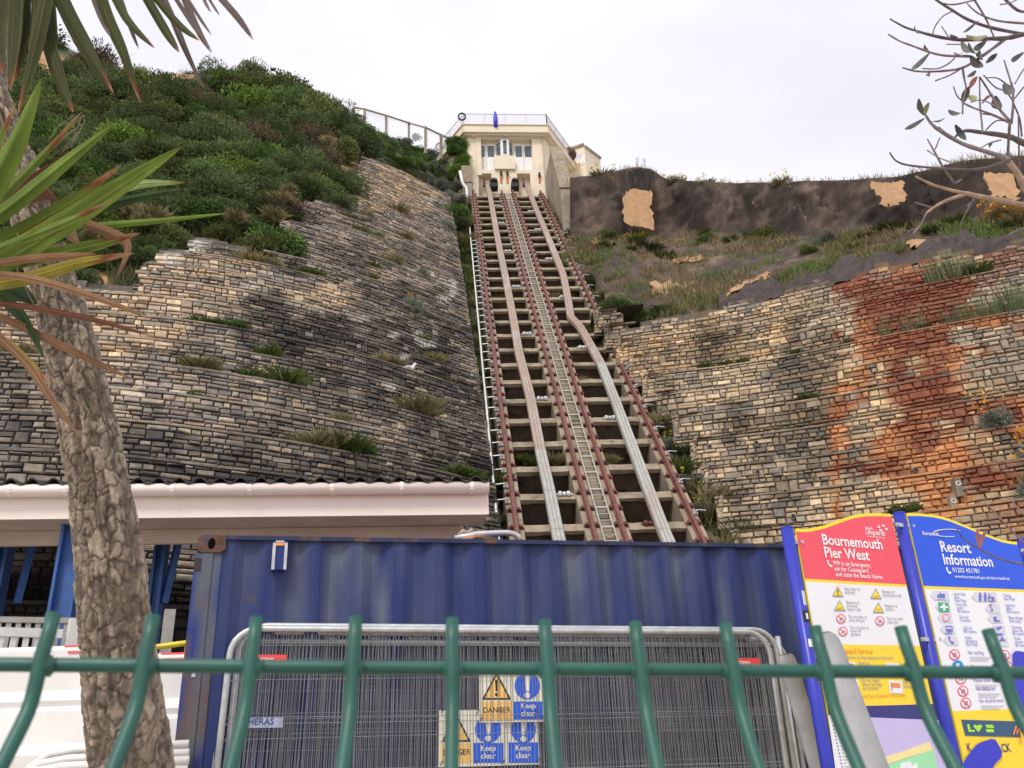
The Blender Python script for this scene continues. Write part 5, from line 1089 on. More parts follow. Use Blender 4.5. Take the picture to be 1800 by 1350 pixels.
def tagplate(name, label, x0, y0, x1, y1, off, mt, tx, tm, h):
    t = thing(name, label, 'tag', HF.hit(x0, y1, off)); mb = MB(); HF.pbox(mb, x0, y0, x1, y1, off-.004, off); mb.build('plate', M[mt], t); ptext(tx, HF, x0+3, y1-(y1-y0)*.28, h, M[tm], t, off+.002, bold=.01)
tagplate('hire_tag', 'red hire company tag at the left of the mesh stack', 452, 1151, 503, 1165, .012, 'tag_red', 'actavo', 's_white', 7)
tagplate('hire_tag', 'red hire company tag with white lettering at the right of the mesh stack', 1290, 1159, 1337, 1174, .012, 'tag_red', 'actavo', 's_white', 8)
tagplate('hire_tag', 'small worn blue grey lettered plate low on the mesh stack', 432, 1262, 497, 1279, .012, 'plate_dim', 'HERAS', 's_navy', 11)
# two grey rounded posts leaning at the right
def slab(label, pts, D, wd):
    q = [atD(x, y, d) for (x, y), d in zip(pts, D)]; ax = unit(q[1]-q[0]); sd = unit(np.cross(ax, CF)); dp = np.cross(sd, ax); mb = MB()
    prof = []
    L_ = np.linalg.norm(q[1]-q[0])
    for l, s_ in ((0, .55), (.012, .8), (.035, .95), (.07, 1.), (L_, 1.0), (L_+1.2, 1.0)):
        prof.append([q[0]+ax*l+sd*math.cos(u)*wd*s_+dp*math.sin(u)*wd*.42 for u in np.linspace(0, 2*math.pi, 25)[:-1]])
    V = [p for r_ in prof for p in r_]; n = 24; mb.add(V, [(i*n+k, i*n+(k+1) % n, (i+1)*n+(k+1) % n, (i+1)*n+k) for i in range(5) for k in range(n)]+[tuple(range(n))])
    tag(mb.build('grey_post', M['greyslab'], smooth=True), label, 'post')
slab('wide grey rounded metal post leaning in front of the lifeguard board', [(1447, 1114), (1535, 1350)], (3.9, 3.55), .066)
slab('grey rounded metal post leaning beside the right end of the mesh stack', [(1380, 1150), (1440, 1350)], (5.2, 4.9), .058)
# ------------------------------------------------------------------ information boards on blue posts
D1 = 5.0; zS = atD(1411, 1017, D1)[2]; sA = atD(1411, 1017, D1); sB = atZ(1594, 1028, zS); sC = atZ(1622, 1030, zS); sD = atZ(1793, 1036.5, zS)
S1 = Pl(sA, sB-sA); S2 = Pl(sC, sD-sC)
def post(px, ptop, P_, off, label):
    b = P_.hit(px, ptop, off); t = thing('sign_post', label, 'post', A(b[0], b[1], 0)); mb = MB(); mb.tube([A(b[0], b[1], 0), b], .0375, 16); mb.build('pole', M['signblue'], t, smooth=True)
    mb = MB(); mb.tube([b-A(0, 0, .004), b+A(0, 0, .004)], .0385, 16); mb.build('pole_cap', M['s_patch'], t); return t, b
t1, b1 = post(1383, 928, S1, -.03, 'blue round sign post left of the red lifeguard board')
t2, b2 = post(1580, 902, S2, -.03, 'blue round sign post between the red board and the blue board')
t3, b3 = post(1797, 948, S2, -.03, 'blue round sign post right of the blue resort board')
def clips(t, b, zz, sides):
    for z in zz:
        for sg in sides:
            mb = MB(); p = A(b[0], b[1], z); v_ = S1.ax*sg; mb.box(p+S1.n*.03, v_, A(0, 0, 1), S1.n, .0, .085, -.012, .012, -.012, .0); mb.tube([p+v_*.07+S1.n*.018, p+v_*.07+S1.n*.04], .011, 8); mb.build('clamp', M['galv'], t)
clips(t1, b1, (b1[2]-.09, b1[2]-.75), (1,)); clips(t2, b2, (b2[2]-.09, b2[2]-.82), (-1, 1)); clips(t3, b3, (b3[2]-.09,), (-1,))
def stick(t, b, z0, z1, ang0, ang1, mt, nm):
    mb = MB(); n = 8; V = []
    base = math.atan2(S1.n[1], S1.n[0])
    for i in range(n+1):
        a = base+ang0+(ang1-ang0)*i/n; V += [A(b[0]+.0385*math.cos(a), b[1]+.0385*math.sin(a), z) for z in (z0, z1)]
    mb.add(V, [(2*i, 2*i+2, 2*i+3, 2*i+1) for i in range(n)]); return mb.build(nm, M[mt], t)
z_ = lambda py: S1.hit(1400, py, -.03)[2]
stick(t1, b1, z_(1065), z_(1040), -.2, 1.0, 's_grey', 'torn_sticker'); stick(t1, b1, z_(1094), z_(1074), -.6, .8, 's_black', 'sticker'); stick(t1, b1, z_(1089), z_(1079), -.15, .35, 's_white', 'sticker_motif'); stick(t1, b1, z_(1138), z_(1124), -.5, .6, 's_white', 'sticker')
def board(name, label, P_, edge, yl, yr, xl, xr, bands):
    """edge: curved top (pixels, left to right); bands: (material, ytop left, ytop right)"""
    t = thing(name, label, 'sign', P_.pt(*P_.uv(edge[0][0], 1340)))
    E = [P_.uv(x, y) for x, y in edge]; a0, a1 = E[0][0], E[-1][0]; zb_ = P_.uv(edge[0][0], 1345)[1]-.5
    rim = .016
    top = [(a, b+.0) for a, b in E]
    mb = MB(); P_.poly(mb, [(a0, zb_), (a1, zb_)]+top[::-1], 0, .012, pix=False); mb.build('backing_panel', M['s_yellowedge'], t)
    for i, (mt, z1) in enumerate(bands):
        z0 = bands[i+1][1] if i+1 < len(bands) else zb_+.02
        if z1 is None: pts = [(a0, z0), (a1, z0)]+[(a, b-rim*1.25) for a, b in top[::-1]]
        else: pts = [(a0, z0), (a1, z0), (a1, z1), (a0, z1)]
        mb = MB(); P_.poly(mb, pts, .003, .0025, pix=False); mb.build('printed_panel', M[mt], t)
    return t, a0, a1, zb_
edge1 = [(1399, 929), (1412, 930), (1426, 928.5), (1450, 923), (1480, 912), (1500, 905.5), (1520, 902.5), (1545, 902), (1565, 903.5)]
Zr = lambda py: S1.uv(1411, py)[1]
T1, a0, a1, zb1 = board('information_board', 'red topped beach safety board reading Bournemouth Pier West', S1, edge1, 0, 0, 0, 0, [('s_red', None), ('s_yellow', 0.), ('s_white', Zr(1022)), ('s_yellow', S1.uv(1427, 1132)[1]), ('s_navy', S1.uv(1440, 1243)[1])])
W_ = M['s_white']; of = .0065
def tx(s, x, y, h, m, **k): return ptext(s, S1, x, y, h*1.33, M[m], T1, of, **k)
tx('Bournemouth', 1446, 956.5, 14.5, 's_white', bold=.022, wid=1.0); tx('Pier West', 1450, 979, 14.5, 's_white', bold=.022, wid=1.0)
for i, l in enumerate(('999 in an Emergency,', 'ask for Coastguard', 'and state the Beach Name')): tx(l, 1465+i*2.2, 993+i*9.8, 6, 's_white', bold=.012, wid=.98)
tx('Beach', 1521, 930, 4.2, 's_white', bold=.01); tx('Lifeguards', 1522, 938.5, 7.2, 's_white', bold=.012, wid=.9); tx('www.beachsafety.org.uk', 1524, 943.5, 2.6, 's_white', wid=.95)
def pp(pl, t, pts, m, o=of, nm='symbol'): mb = MB(); pl.poly(mb, pts[::-1], o, .0015); return mb.build(nm, M[m], t)
for x, y in ((1543, 924), (1551, 922), (1556, 928), (1546, 930)): pp(S1, T1, [(x, y), (x+4, y+.5), (x+4, y+4), (x, y+3.5)], 's_white')
def phone(pl, t, x, y, s, m, o=of): pp(pl, t, [(x, y), (x+2*s, y-.5*s), (x+3*s, y+2.4*s), (x+2*s, y+3.2*s), (x+5*s, y+7.4*s), (x+6.4*s, y+6.5*s), (x+8.6*s, y+8.6*s), (x+6.8*s, y+10.6*s), (x+4*s, y+9.6*s), (x+.6*s, y+4.2*s)], m, o, 'telephone_symbol')
phone(S1, T1, 1454, 985, 1.15, 's_white')
def tri(x, y, r=10):
    pp(S1, T1, [(x-r, y+r*.82), (x+r, y+r*.9), (x-.3, y-r)], 's_text', nm='warning_triangle'); pp(S1, T1, [(x-r+2.5, y+r*.82-1.5), (x+r-2.5, y+r*.9-1.5), (x-.3, y-r+3)], 's_yellow', of+.0015, 'triangle_fill')
def ring(pl, t, x, y, r, fill='s_white', edge='s_pink', o=of):
    c = lambda q: [(x+q*math.cos(u), y+q*1.03*math.sin(u)) for u in np.linspace(0, 6.28, 21)[:-1]]
    pp(pl, t, c(r), edge, o, 'ring_symbol'); pp(pl, t, c(r*.76), fill, o+.0015, 'ring_fill')
def slash(pl, t, x, y, r, m='s_pink', o=of+.003): pp(pl, t, [(x-r*.7, y-r*.55), (x-r*.55, y-r*.7), (x+r*.7, y+r*.55), (x+r*.55, y+r*.7)], m, o, 'slash')
for x, y in ((1473, 1040), (1540, 1044), (1476.5, 1065), (1544.5, 1068.5)): tri(x, y)
pp(S1, T1, [(1472, 1036), (1474.2, 1036), (1473.6, 1043), (1472.6, 1043)], 's_black', of+.003); pp(S1, T1, [(1472.2, 1044.6), (1474.2, 1044.6), (1474.2, 1046.6), (1472.2, 1046.6)], 's_black', of+.003)
for x, y in ((1540, 1048), (1476, 1069), (1545, 1071)): pp(S1, T1, [(x-5, y), (x+4, y-1.5), (x+5, y+1), (x-3, y+2)], 's_olive', of+.003)
for x, y in ((1478.5, 1087.5), (1547, 1091.5), (1482, 1110)): ring(S1, T1, x, y, 8.2); pp(S1, T1, [(x-3.5, y+2), (x+3, y-3), (x+4, y-1), (x-2, y+4)], 's_text', of+.003); slash(S1, T1, x, y, 8)
for x, y, ls in ((1485, 1037, ('Stay clear of', 'groynes')), (1551, 1042, ('Beware of', 'motorised craft')), (1488, 1061, ('Beware of', 'personal', 'water craft')), (1556, 1067, ('Beware of', 'surfers')), (1492, 1086, ('Do not dive or', 'jump off pier')), (1560, 1089.5, ('Do not swim', 'near pier')), (1495, 1105, ('Do not dive or', 'jump off', 'groynes'))):
    for i, l in enumerate(ls): tx(l, x+i*.8, y+i*6.1, 4.3, 's_text', wid=.95)
tx('Lifeguard Service', 1473, 1148.5, 7.0, 's_orange', wid=.98); tx('Please look for the flags displayed on the beach', 1474, 1158, 4.2, 's_text', wid=.93)
def card(pl, t, x0, y0, x1, y1, m='s_white'): pp(pl, t, [(x0, y0), (x1, y0+1.2), (x1+3, y1+1.2), (x0+3, y1)], m, of, 'picture_card')
card(S1, T1, 1484, 1163, 1503, 1181); pp(S1, T1, [(1489, 1166), (1499, 1166.5), (1499.8, 1169.5), (1489.4, 1169)], 's_red', of+.002); pp(S1, T1, [(1489.5, 1169.3), (1500, 1169.8), (1500.6, 1173), (1490, 1172.5)], 's_yellow', of+.002)
card(S1, T1, 1557, 1165, 1579, 1182); 
for x in (1561, 1567, 1574): pp(S1, T1, [(x, 1171+abs(x-1567)*.2), (x+4, 1170.5), (x+4.5, 1173.5), (x+.6, 1174)], 's_text', of+.002)
card(S1, T1, 1489, 1194, 1508, 1213); pp(S1, T1, [(1493, 1197), (1502, 1197.4), (1503, 1203), (1494, 1202.6)], 's_red', of+.002)
card(S1, T1, 1562, 1196, 1585, 1218); pp(S1, T1, [(1566, 1200), (1582, 1201), (1583, 1209), (1568, 1208)], 's_orange', of+.002); pp(S1, T1, [(1565.5, 1199), (1566.7, 1199), (1569, 1214.5), (1568, 1214.5)], 's_text', of+.003)
for x, y, ls in ((1510, 1168, ('Swim in', 'lifeguarded', 'area')), (1583, 1171, ('Surf craft', 'only')), (1515, 1199, ('Do not swim', 'when red flags', 'are present')), (1588, 1203, ('Do not use', 'inflatables'))):
    for i, l in enumerate(ls): tx(l, x+i*1.2, y+i*6.8, 4.8, 's_text', wid=.95)
tx('Lifeguard service May to September, 10am to 6pm', 1490, 1227, 4.2, 's_orange', wid=.93)
pp(S1, T1, [(1458, 1258), (1650, 1266), (1676, 1420), (1488, 1420)], 's_purple', of, 'map_sea'); pp(S1, T1, [(1456, 1257), (1482, 1258), (1512, 1420), (1478, 1420)], 's_white', of+.002, 'map_key')
for i in range(16):
    y = 1275+i*6; x = 1470+i*1.3; pp(S1, T1, [(x, y), (x+9-3*(i % 3), y+.3), (x+9-3*(i % 3), y+1.4), (x, y+1.1)], 's_text', of+.004, 'key_line'); pp(S1, T1, [(x-6, y), (x-4, y), (x-4, y+2), (x-6, y+2)], 's_navy', of+.004, 'key_dot')
pp(S1, T1, [(1500, 1349), (1552, 1332), (1590, 1320), (1634, 1304), (1640, 1318), (1600, 1330), (1555, 1345), (1510, 1362)], 's_sand', of+.002, 'map_beach'); pp(S1, T1, [(1510, 1362), (1555, 1346), (1600, 1331), (1641, 1317), (1652, 1370), (1664, 1410), (1515, 1410)], 's_green', of+.002, 'map_land'); pp(S1, T1, [(1584, 1342), (1600, 1338), (1604, 1346), (1612, 1341), (1614, 1350), (1590, 1358), (1580, 1370)], 's_white', of+.004, 'map_building')

edge2 = [(1594, 902), (1616, 902.3), (1640, 904.5), (1655, 908), (1670, 912.5), (1700, 924.5), (1730, 937.5), (1760, 948.5), (1775, 951.5), (1787, 952.5)]
T2, c0_, c1_, zb2 = board('information_board', 'blue topped resort board reading Resort Information', S2, edge2, 0, 0, 0, 0, [('s_blue', None), ('s_yellow', 0.), ('s_white', -.019), ('s_yellow', S2.uv(1672, 1250)[1])])
def ty(s, x, y, h, m, **k): return ptext(s, S2, x, y, h*1.33, M[m], T2, of, **k)
ty('Resort', 1654, 969, 14.5, 's_white', bold=.022); ty('Information', 1659, 991.5, 14.5, 's_white', bold=.022, wid=.97); ty('01202 451781', 1675, 1005.5, 6.3, 's_white', bold=.012); ty('www.bournemouth.gov.uk/visitors/seafront', 1679, 1015.5, 4.3, 's_white', bold=.008, wid=.97)
phone(S2, T2, 1663, 997, 1.15, 's_white')
sw = [(1665+28*math.cos(u)*(1 if math.cos(u) < 0 else .85), 937+6.5*math.sin(u)) for u in np.linspace(1.2, 5.6, 24)]
mb = MB(); mb.tube([S2.hit(x-6+10, y, of) for x, y in sw], .003, 4); mb.build('logo_swoosh', M['s_white'], T2); ty('Bournemouth', 1622, 940, 5.2, 's_white', wid=.72, bold=.015)
def plate(x, y, w_=28, h=17, m='s_grey'): pp(S2, T2, [(x-w_/2-5, y), (x-w_/2, y-h/2), (x+w_/2, y-h/2+.8), (x+w_/2+2, y+h/2), (x-w_/2+2, y+h/2-.8)], m, of, 'icon_plate')
for i, (x, y) in enumerate(((1654, 1047), (1659, 1067), (1663, 1086), (1668, 1106), (1673, 1126))): plate(x, y, 20 if i else 26)
for i, (x, y) in enumerate(((1732, 1049), (1747, 1070), (1751, 1087), (1756, 1107), (1761, 1128))): plate(x, y, 20 if i else 38)
pp(S2, T2, [(1648, 1050), (1648, 1045), (1652, 1045), (1652, 1041), (1656, 1044), (1661, 1044), (1661, 1051)], 's_textblue', of+.002); [ring(S2, T2, x, 1052.5, 1.8, 's_grey', 's_textblue', of+.003) for x in (1650, 1655, 1660)]
pp(S2, T2, [(1649, 1059), (1667, 1059), (1669, 1076), (1651, 1075.5)], 's_firstaid', of+.002); pp(S2, T2, [(1657, 1061), (1661, 1061), (1662, 1073.5), (1658, 1073.5)], 's_white', of+.004); pp(S2, T2, [(1652.5, 1065.3), (1666, 1065.5), (1666.4, 1069), (1653, 1069)], 's_white', of+.005)
ring(S2, T2, 1663, 1086, 6.5, 's_grey', 's_pink', of+.002)
pp(S2, T2, [(1662, 1100), (1674, 1100), (1675, 1111), (1664, 1111)], 's_textblue', of+.002); [pp(S2, T2, [(x, 1102), (x+2, 1102), (x+2.3, 1106), (x+.3, 1106)], 's_grey', of+.004) for x in (1664, 1667.3, 1670.6)]; pp(S2, T2, [(1661, 1112.5), (1674, 1112.5), (1674, 1114), (1661, 1114)], 's_textblue', of+.003)
phone(S2, T2, 1667, 1119, 1.25, 's_textblue', of+.002)
for x in (1723, 1732): ring(S2, T2, x, 1043.5, 1.9, 's_textblue', 's_textblue', of+.002); pp(S2, T2, [(x-2.5, 1046), (x+2.5, 1046), (x+2, 1057), (x-1.5, 1057)], 's_textblue', of+.002)
mb = MB(); mb.tube([S2.hit(1742+5*math.cos(u), 1052+5*math.sin(u), of+.003) for u in np.linspace(-.5, 4, 12)], .0035, 4); mb.tube([S2.hit(x, y, of+.003) for x, y in ((1739, 1044), (1740, 1050), (1745, 1050), (1748, 1056))], .0045, 4); mb.build('wheelchair_symbol', M['s_textblue'], T2)
ty('S', 1741, 1075, 9.5, 's_textblue', bold=.03); pp(S2, T2, [(1746, 1085), (1751, 1083), (1753, 1090), (1758, 1091), (1758, 1093), (1748, 1093)], 's_textblue', of+.002); pp(S2, T2, [(1750, 1103), (1760, 1101), (1762, 1104), (1757, 1105), (1757, 1108), (1755, 1108)], 's_textblue', of+.002); pp(S2, T2, [(1751, 1113), (1763, 1113), (1761.5, 1117), (1753, 1117)], 's_textblue', of+.002); pp(S2, T2, [(1756, 1127), (1768, 1127), (1764, 1122), (1762, 1118), (1760, 1122)], 's_textblue', of+.002)
for x, y, ls in ((1677, 1046, ('Land train', 'stop', '(See Map)')), (1682, 1065, ('First Aid', 'point', '50 metres')), (1687, 1087, ('Life belt', '5 metres')), (1693, 1106.5, ('Cliff Lift', '500 metres')), (1697, 1123.5, ('Public', 'telephone', '(See Map)')), (1764, 1049, ('Toilets', '(See Map)')), (1768, 1066, ('Seafront', 'office', '500 metres')), (1774, 1088, ('Baby change', '(See map)')), (1779, 1105, ('Drinking', 'water tap', '80 metres')), (1784, 1125, ('Public', 'shower', '80 metres'))):
    for i, l in enumerate(ls): ty(l, x+i*.9, y+i*5.8, 4.1, 's_textblue', wid=.93)
for x, y, l in ((1702, 1150, 'No cycling'), (1708, 1175, 'Shared route'), (1712, 1199, 'Please slow down'), (1717, 1214, 'No BBQs on'), (1722, 1235, 'No alcohol zone')):
    ty(l, x, y, 4.8, 's_textblue')
    for j in range(3): pp(S2, T2, [(x+2+j*.6, y+4+j*3), (x+42-j*4, y+4.4+j*3), (x+42-j*4, y+5.8+j*3), (x+2+j*.6, y+5.4+j*3)], 's_grey', of, 'small_print')
for x, y, k in ((1678, 1151, 0), (1684, 1171, 1), (1689, 1193, 2), (1693, 1215, 0), (1698, 1236, 0), (1766, 1152, 0), (1771, 1172, 0), (1776, 1193, 0)):
    if k == 1: ring(S2, T2, x, y, 10, 's_cyan', 's_cyan')
    else: ring(S2, T2, x, y, 9.5)
    if k == 1: pp(S2, T2, [(x-2, y-5), (x+2, y-5), (x+3, y+4), (x+5, y+6), (x-4, y+6)], 's_white', of+.004)
    if k == 2: ty('10', x-5, y+4, 6.5, 's_black').location = tuple(S2.n*.004)
    if k == 0: pp(S2, T2, [(x-4, y-3), (x+3, y-4), (x+4, y+2), (x-2, y+5)], 's_text', of+.003); slash(S2, T2, x, y, 9, 's_pink', of+.005)
pp(S2, T2, [(1690, 1265), (1790, 1268), (1796, 1296), (1697, 1293)], 's_teal', of, 'advert_band')
pp(S2, T2, [(1700, 1273), (1704, 1273), (1706, 1283), (1713, 1283), (1714, 1286.5), (1703, 1286.5)], 's_lime', of+.002); pp(S2, T2, [(1711, 1277), (1714, 1273.5), (1718, 1276), (1722, 1273.5), (1727, 1276), (1724, 1282), (1720, 1287)], 's_lime', of+.002)
for y in (1274, 1281.5): pp(S2, T2, [(1733-(1281.5-y)*.2, y), (1746-(1281.5-y)*.2, y), (1748, y+5.5), (1735, y+5.5)], 's_lime', of+.002)
ty('K', 1701, 1321, 10.5, 's_navy', bold=.01, wid=.85); ty('CK', 1762, 1322, 10.5, 's_navy', bold=.01, wid=.85)
mb = MB(); mb.tube([S2.hit(x, y, of+.004) for x, y in ((1782, 1292), (1786, 1276), (1788, 1290), (1792, 1279), (1795, 1296), (1793, 1306))], .004, 5); mb.build('orange_scrawl', M['s_orange'], T2)
pp(S2, T2, [(1688, 1352), (1700, 1330), (1716, 1310), (1724, 1305), (1742, 1299), (1750, 1300), (1756, 1310), (1762, 1322), (1760, 1332), (1750, 1342), (1744, 1352), (1740, 1380), (1690, 1380)], 's_patch', of+.006, 'torn_patch')
pp(S2, T2, [(1780, 1150), (1786, 1144), (1796, 1145), (1815, 1150), (1815, 1272), (1797, 1264), (1789, 1252), (1781, 1236), (1782, 1190)], 's_patch', of+.008, 'torn_patch')

# ------------------------------------------------------------------ green mesh fence close to the camera
gf = thing('green_mesh_fence', 'green coated wire mesh fence with bent uprights across the foreground', 'fence', A(0, .4, 0))
def dd(x): return .405+.055*(x/1800)            # slightly farther at the right
xs = [-115, 70, 252, 440, 620, 795, 963, 1127, 1290, 1452, 1608, 1765, 1925]
tops = {-115: 1072, 70: 1078, 252: 1082, 440: 1086, 620: 1084, 795: 1087, 963: 1090, 1127: 1093, 1290: 1096, 1452: 1101, 1608: 1101, 1765: 1106, 1925: 1108}
rad = .0035
hz = MB(); H_ = lambda x: 1168+15*x/1800
hz.tube([atD(x, H_(x), dd(x)+.006) for x in (-400, -115, 70, 440, 900, 1290, 1608, 1925, 2200)], rad, 12); hz.build('horizontal_wire', M['green'], gf, smooth=True)
for x in xs:
    D0 = dd(x); base = atD(x, H_(x), D0); nrm = unit(A(.035, -1, 0))     # towards the camera
    side = 0
    q = []; ztop = atD(x, tops[x], D0*1.03)[2]
    prof = [(ztop-base[2], -.005), ((ztop-base[2])*.55, -.003), (.004, -.0002), (-.008, .0006), (-.016, .0018), (-.022, .004), (-.028, .0075), (-.034, .0115), (-.042, .017), (-.052, .024), (-.062, .031), (-.072, .037), (-.082, .040), (-.1, .041), (-.13, .026), (-.16, .003), (-.18, -.001), (-.25, 0)]
    for h, n_ in prof: q.append(base+A(0, 0, h)+nrm*n_)
    mb = MB(); mb.tube(q, rad, 12); mb.build('upright_wire', M['green'], gf, smooth=True)
    wc = base+A(0, 0, 0)-nrm*.0035; mb = MB(); mb.tube([wc+A(-.0058, 0, .0012), wc+A(-.003, 0, .0004), wc+A(.003, 0, -.0003), wc+A(.006, 0, .0008)], [.0012, .0052, .0054, .0012], 10); mb.build('weld_bead', M['green'], gf, smooth=True)
for z_ in (-.075,):
    mb = MB(); mb.tube([atD(x, H_(x), dd(x)+.0)+A(0, 0, -.165)+unit(A(-.11, -1, 0))*-.006 for x in (-400, 70, 440, 900, 1290, 1608, 2200)], rad, 12); mb.build('horizontal_wire', M['green'], gf, smooth=True)
# ------------------------------------------------------------------ cabbage palm close on the left
def spline(P, n):
    P = np.asarray(P, float); m = len(P); t = np.linspace(0, m-1, n); i = np.clip(t.astype(int), 0, m-2); f = (t-i)[:, None]; p0 = P[np.maximum(i-1, 0)]; p1 = P[i]; p2 = P[i+1]; p3 = P[np.minimum(i+2, m-1)]
    return .5*((2*p1)+(-p0+p2)*f+(2*p0-5*p1+4*p2-p3)*f**2+(-p0+3*p1-3*p2+p3)*f**3)
cp_ = thing('cabbage_palm', 'cabbage palm with thick cracked grey brown trunk and strap leaves at left', 'tree', atZ(232, 1400, 1.2)*A(1, 1, 0))
tk = [(236, 1480, 142), (231, 1350, 134), (212, 1200, 126), (203, 1100, 118), (195, 1000, 113), (184, 920, 105), (172, 840, 97), (157, 760, 94), (141, 690, 91), (126, 620, 87), (109, 550, 80), (92, 490, 73), (66, 410, 70), (38, 320, 66), (10, 240, 62), (-25, 150, 58), (-70, 50, 56)]
DT = 3.05
ctr = [atD(x, y, DT) for x, y, _ in tk]; rad = [w_*DT/F/2 for _, _, w_ in tk]
b_ = ctr[0]; ctr = [A(b_[0]+.03, b_[1], -.05), A(b_[0]+.01, b_[1], (b_[2])*.55)]+ctr; rad = [.19, .155]+rad
CC = spline(ctr, 700); RR_ = spline(np.array(rad)[:, None], 700)[:, 0]; nS = 150
def bark(mb, CC, RR_, seed, amp=1.):
    n = len(CC); T = np.gradient(CC, axis=0); T /= np.linalg.norm(T, axis=1)[:, None]; ref = A(0, 1, 0); U = np.cross(T, ref); U /= np.linalg.norm(U, axis=1)[:, None]; Wv = np.cross(T, U)
    th = np.linspace(0, 2*math.pi, nS, endpoint=False); L = np.concatenate([[0], np.cumsum(np.linalg.norm(np.diff(CC, axis=0), axis=1))])
    cs, sn = np.cos(th), np.sin(th); Q = np.stack([np.broadcast_to(cs*.13, (n, nS)), np.broadcast_to(sn*.13, (n, nS)), np.broadcast_to(L[:, None]*.62, (n, nS))], -1)
    Q = Q+.026*np.stack([fbm(Q, 18, 2, seed), fbm(Q, 18, 2, seed+1), fbm(Q, 18, 2, seed+2)], -1)*2
    # plates: distance to cell borders of a jittered grid (worley F2-F1)
    S = Q*np.array([22, 22, 26]); I = np.floor(S).astype(np.int64); f1 = np.full((n, nS), 9.); f2 = np.full((n, nS), 9.); idv = np.zeros((n, nS))
    for a in (-1, 0, 1):
        for b in (-1, 0, 1):
            for c in (-1, 0, 1):
                J = I+np.array([a, b, c]); o = np.stack([_h(J[..., 0], J[..., 1], J[..., 2], seed+k) for k in (5, 6, 7)], -1); E_ = np.abs(J+o-S); d = (E_[..., 0]**4+E_[..., 1]**4+(E_[..., 2]*.9)**4)**.25; hid = _h(J[..., 0], J[..., 1], J[..., 2], seed+9)
                idv = np.where(d < f1, hid, idv); f2 = np.where(d < f1, f1, np.where(d < f2, d, f2)); f1 = np.minimum(f1, d)
    crack = sstep(.0, .13, f2-f1); vert = fbm(Q*np.array([1, 1, .16]), 42, 3, seed+20); vc = sstep(.38, .52, vert); fine = fbm(Q, 70, 3, seed+30)
    h = (crack*.45+idv*.75)*.010+vc*.010+(fine-.5)*.010; Rr = RR_[:, None]*(1+.05*(fbm(Q, 5, 2, seed+40)-.5))-.016*amp+h*amp
    V = CC[:, None]+U[:, None]*(cs[None, :, None]*Rr[..., None])+Wv[:, None]*(sn[None, :, None]*Rr[..., None])
    base = np.array([.40, .325, .25])*(.62+.6*idv[..., None]+.9*(fine[..., None]-.5)); dk = np.array([.12, .094, .072]); k = (np.minimum(crack*.9+.1, .35+.65*vc))[..., None]; C = dk*(1-k)+base*k
    lich = sstep(.60, .70, fbm(Q, 9, 3, seed+50))[..., None]*.18; C = C*(1-lich)+np.array([.27, .27, .17])*lich
    Fc = [(i*nS+j, i*nS+(j+1) % nS, (i+1)*nS+(j+1) % nS, (i+1)*nS+j) for i in range(n-1) for j in range(nS)]
    mb.add(V.reshape(-1, 3), Fc, np.clip(C, .01, .6).reshape(-1, 3)); return mb
bark(MB(), CC, RR_, 300).build('trunk', M['barkm'], cp_, smooth=True)
mb = MB(); c2 = spline([atD(-22, 320, 3.3), atD(-22, 150, 3.3), atD(-20, 0, 3.3), atD(-18, -120, 3.3)], 160); bark(mb, c2, np.full(160, .066), 350).build('second_stem', M['barkm'], cp_, smooth=True)
LC = {'G': ((.13, .215, .04), (.25, .33, .07), .97), 'GB': ((.105, .17, .035), (.21, .26, .05), .74), 'D': ((.045, .075, .03), (.06, .10, .035), .95), 'B': ((.22, .115, .055), (.36, .22, .13), 2.), 'R': ((.14, .055, .03), (.22, .10, .06), 2.), 'Y': ((.24, .235, .04), (.42, .30, .05), .75), 'O': ((.040, .050, .018), (.085, .085, .025), .86), 'P': ((.10, .075, .07), (.2, .15, .13), 2.), 'L': ((.22, .30, .10), (.32, .40, .16), .9)}
LR = random.Random(5)
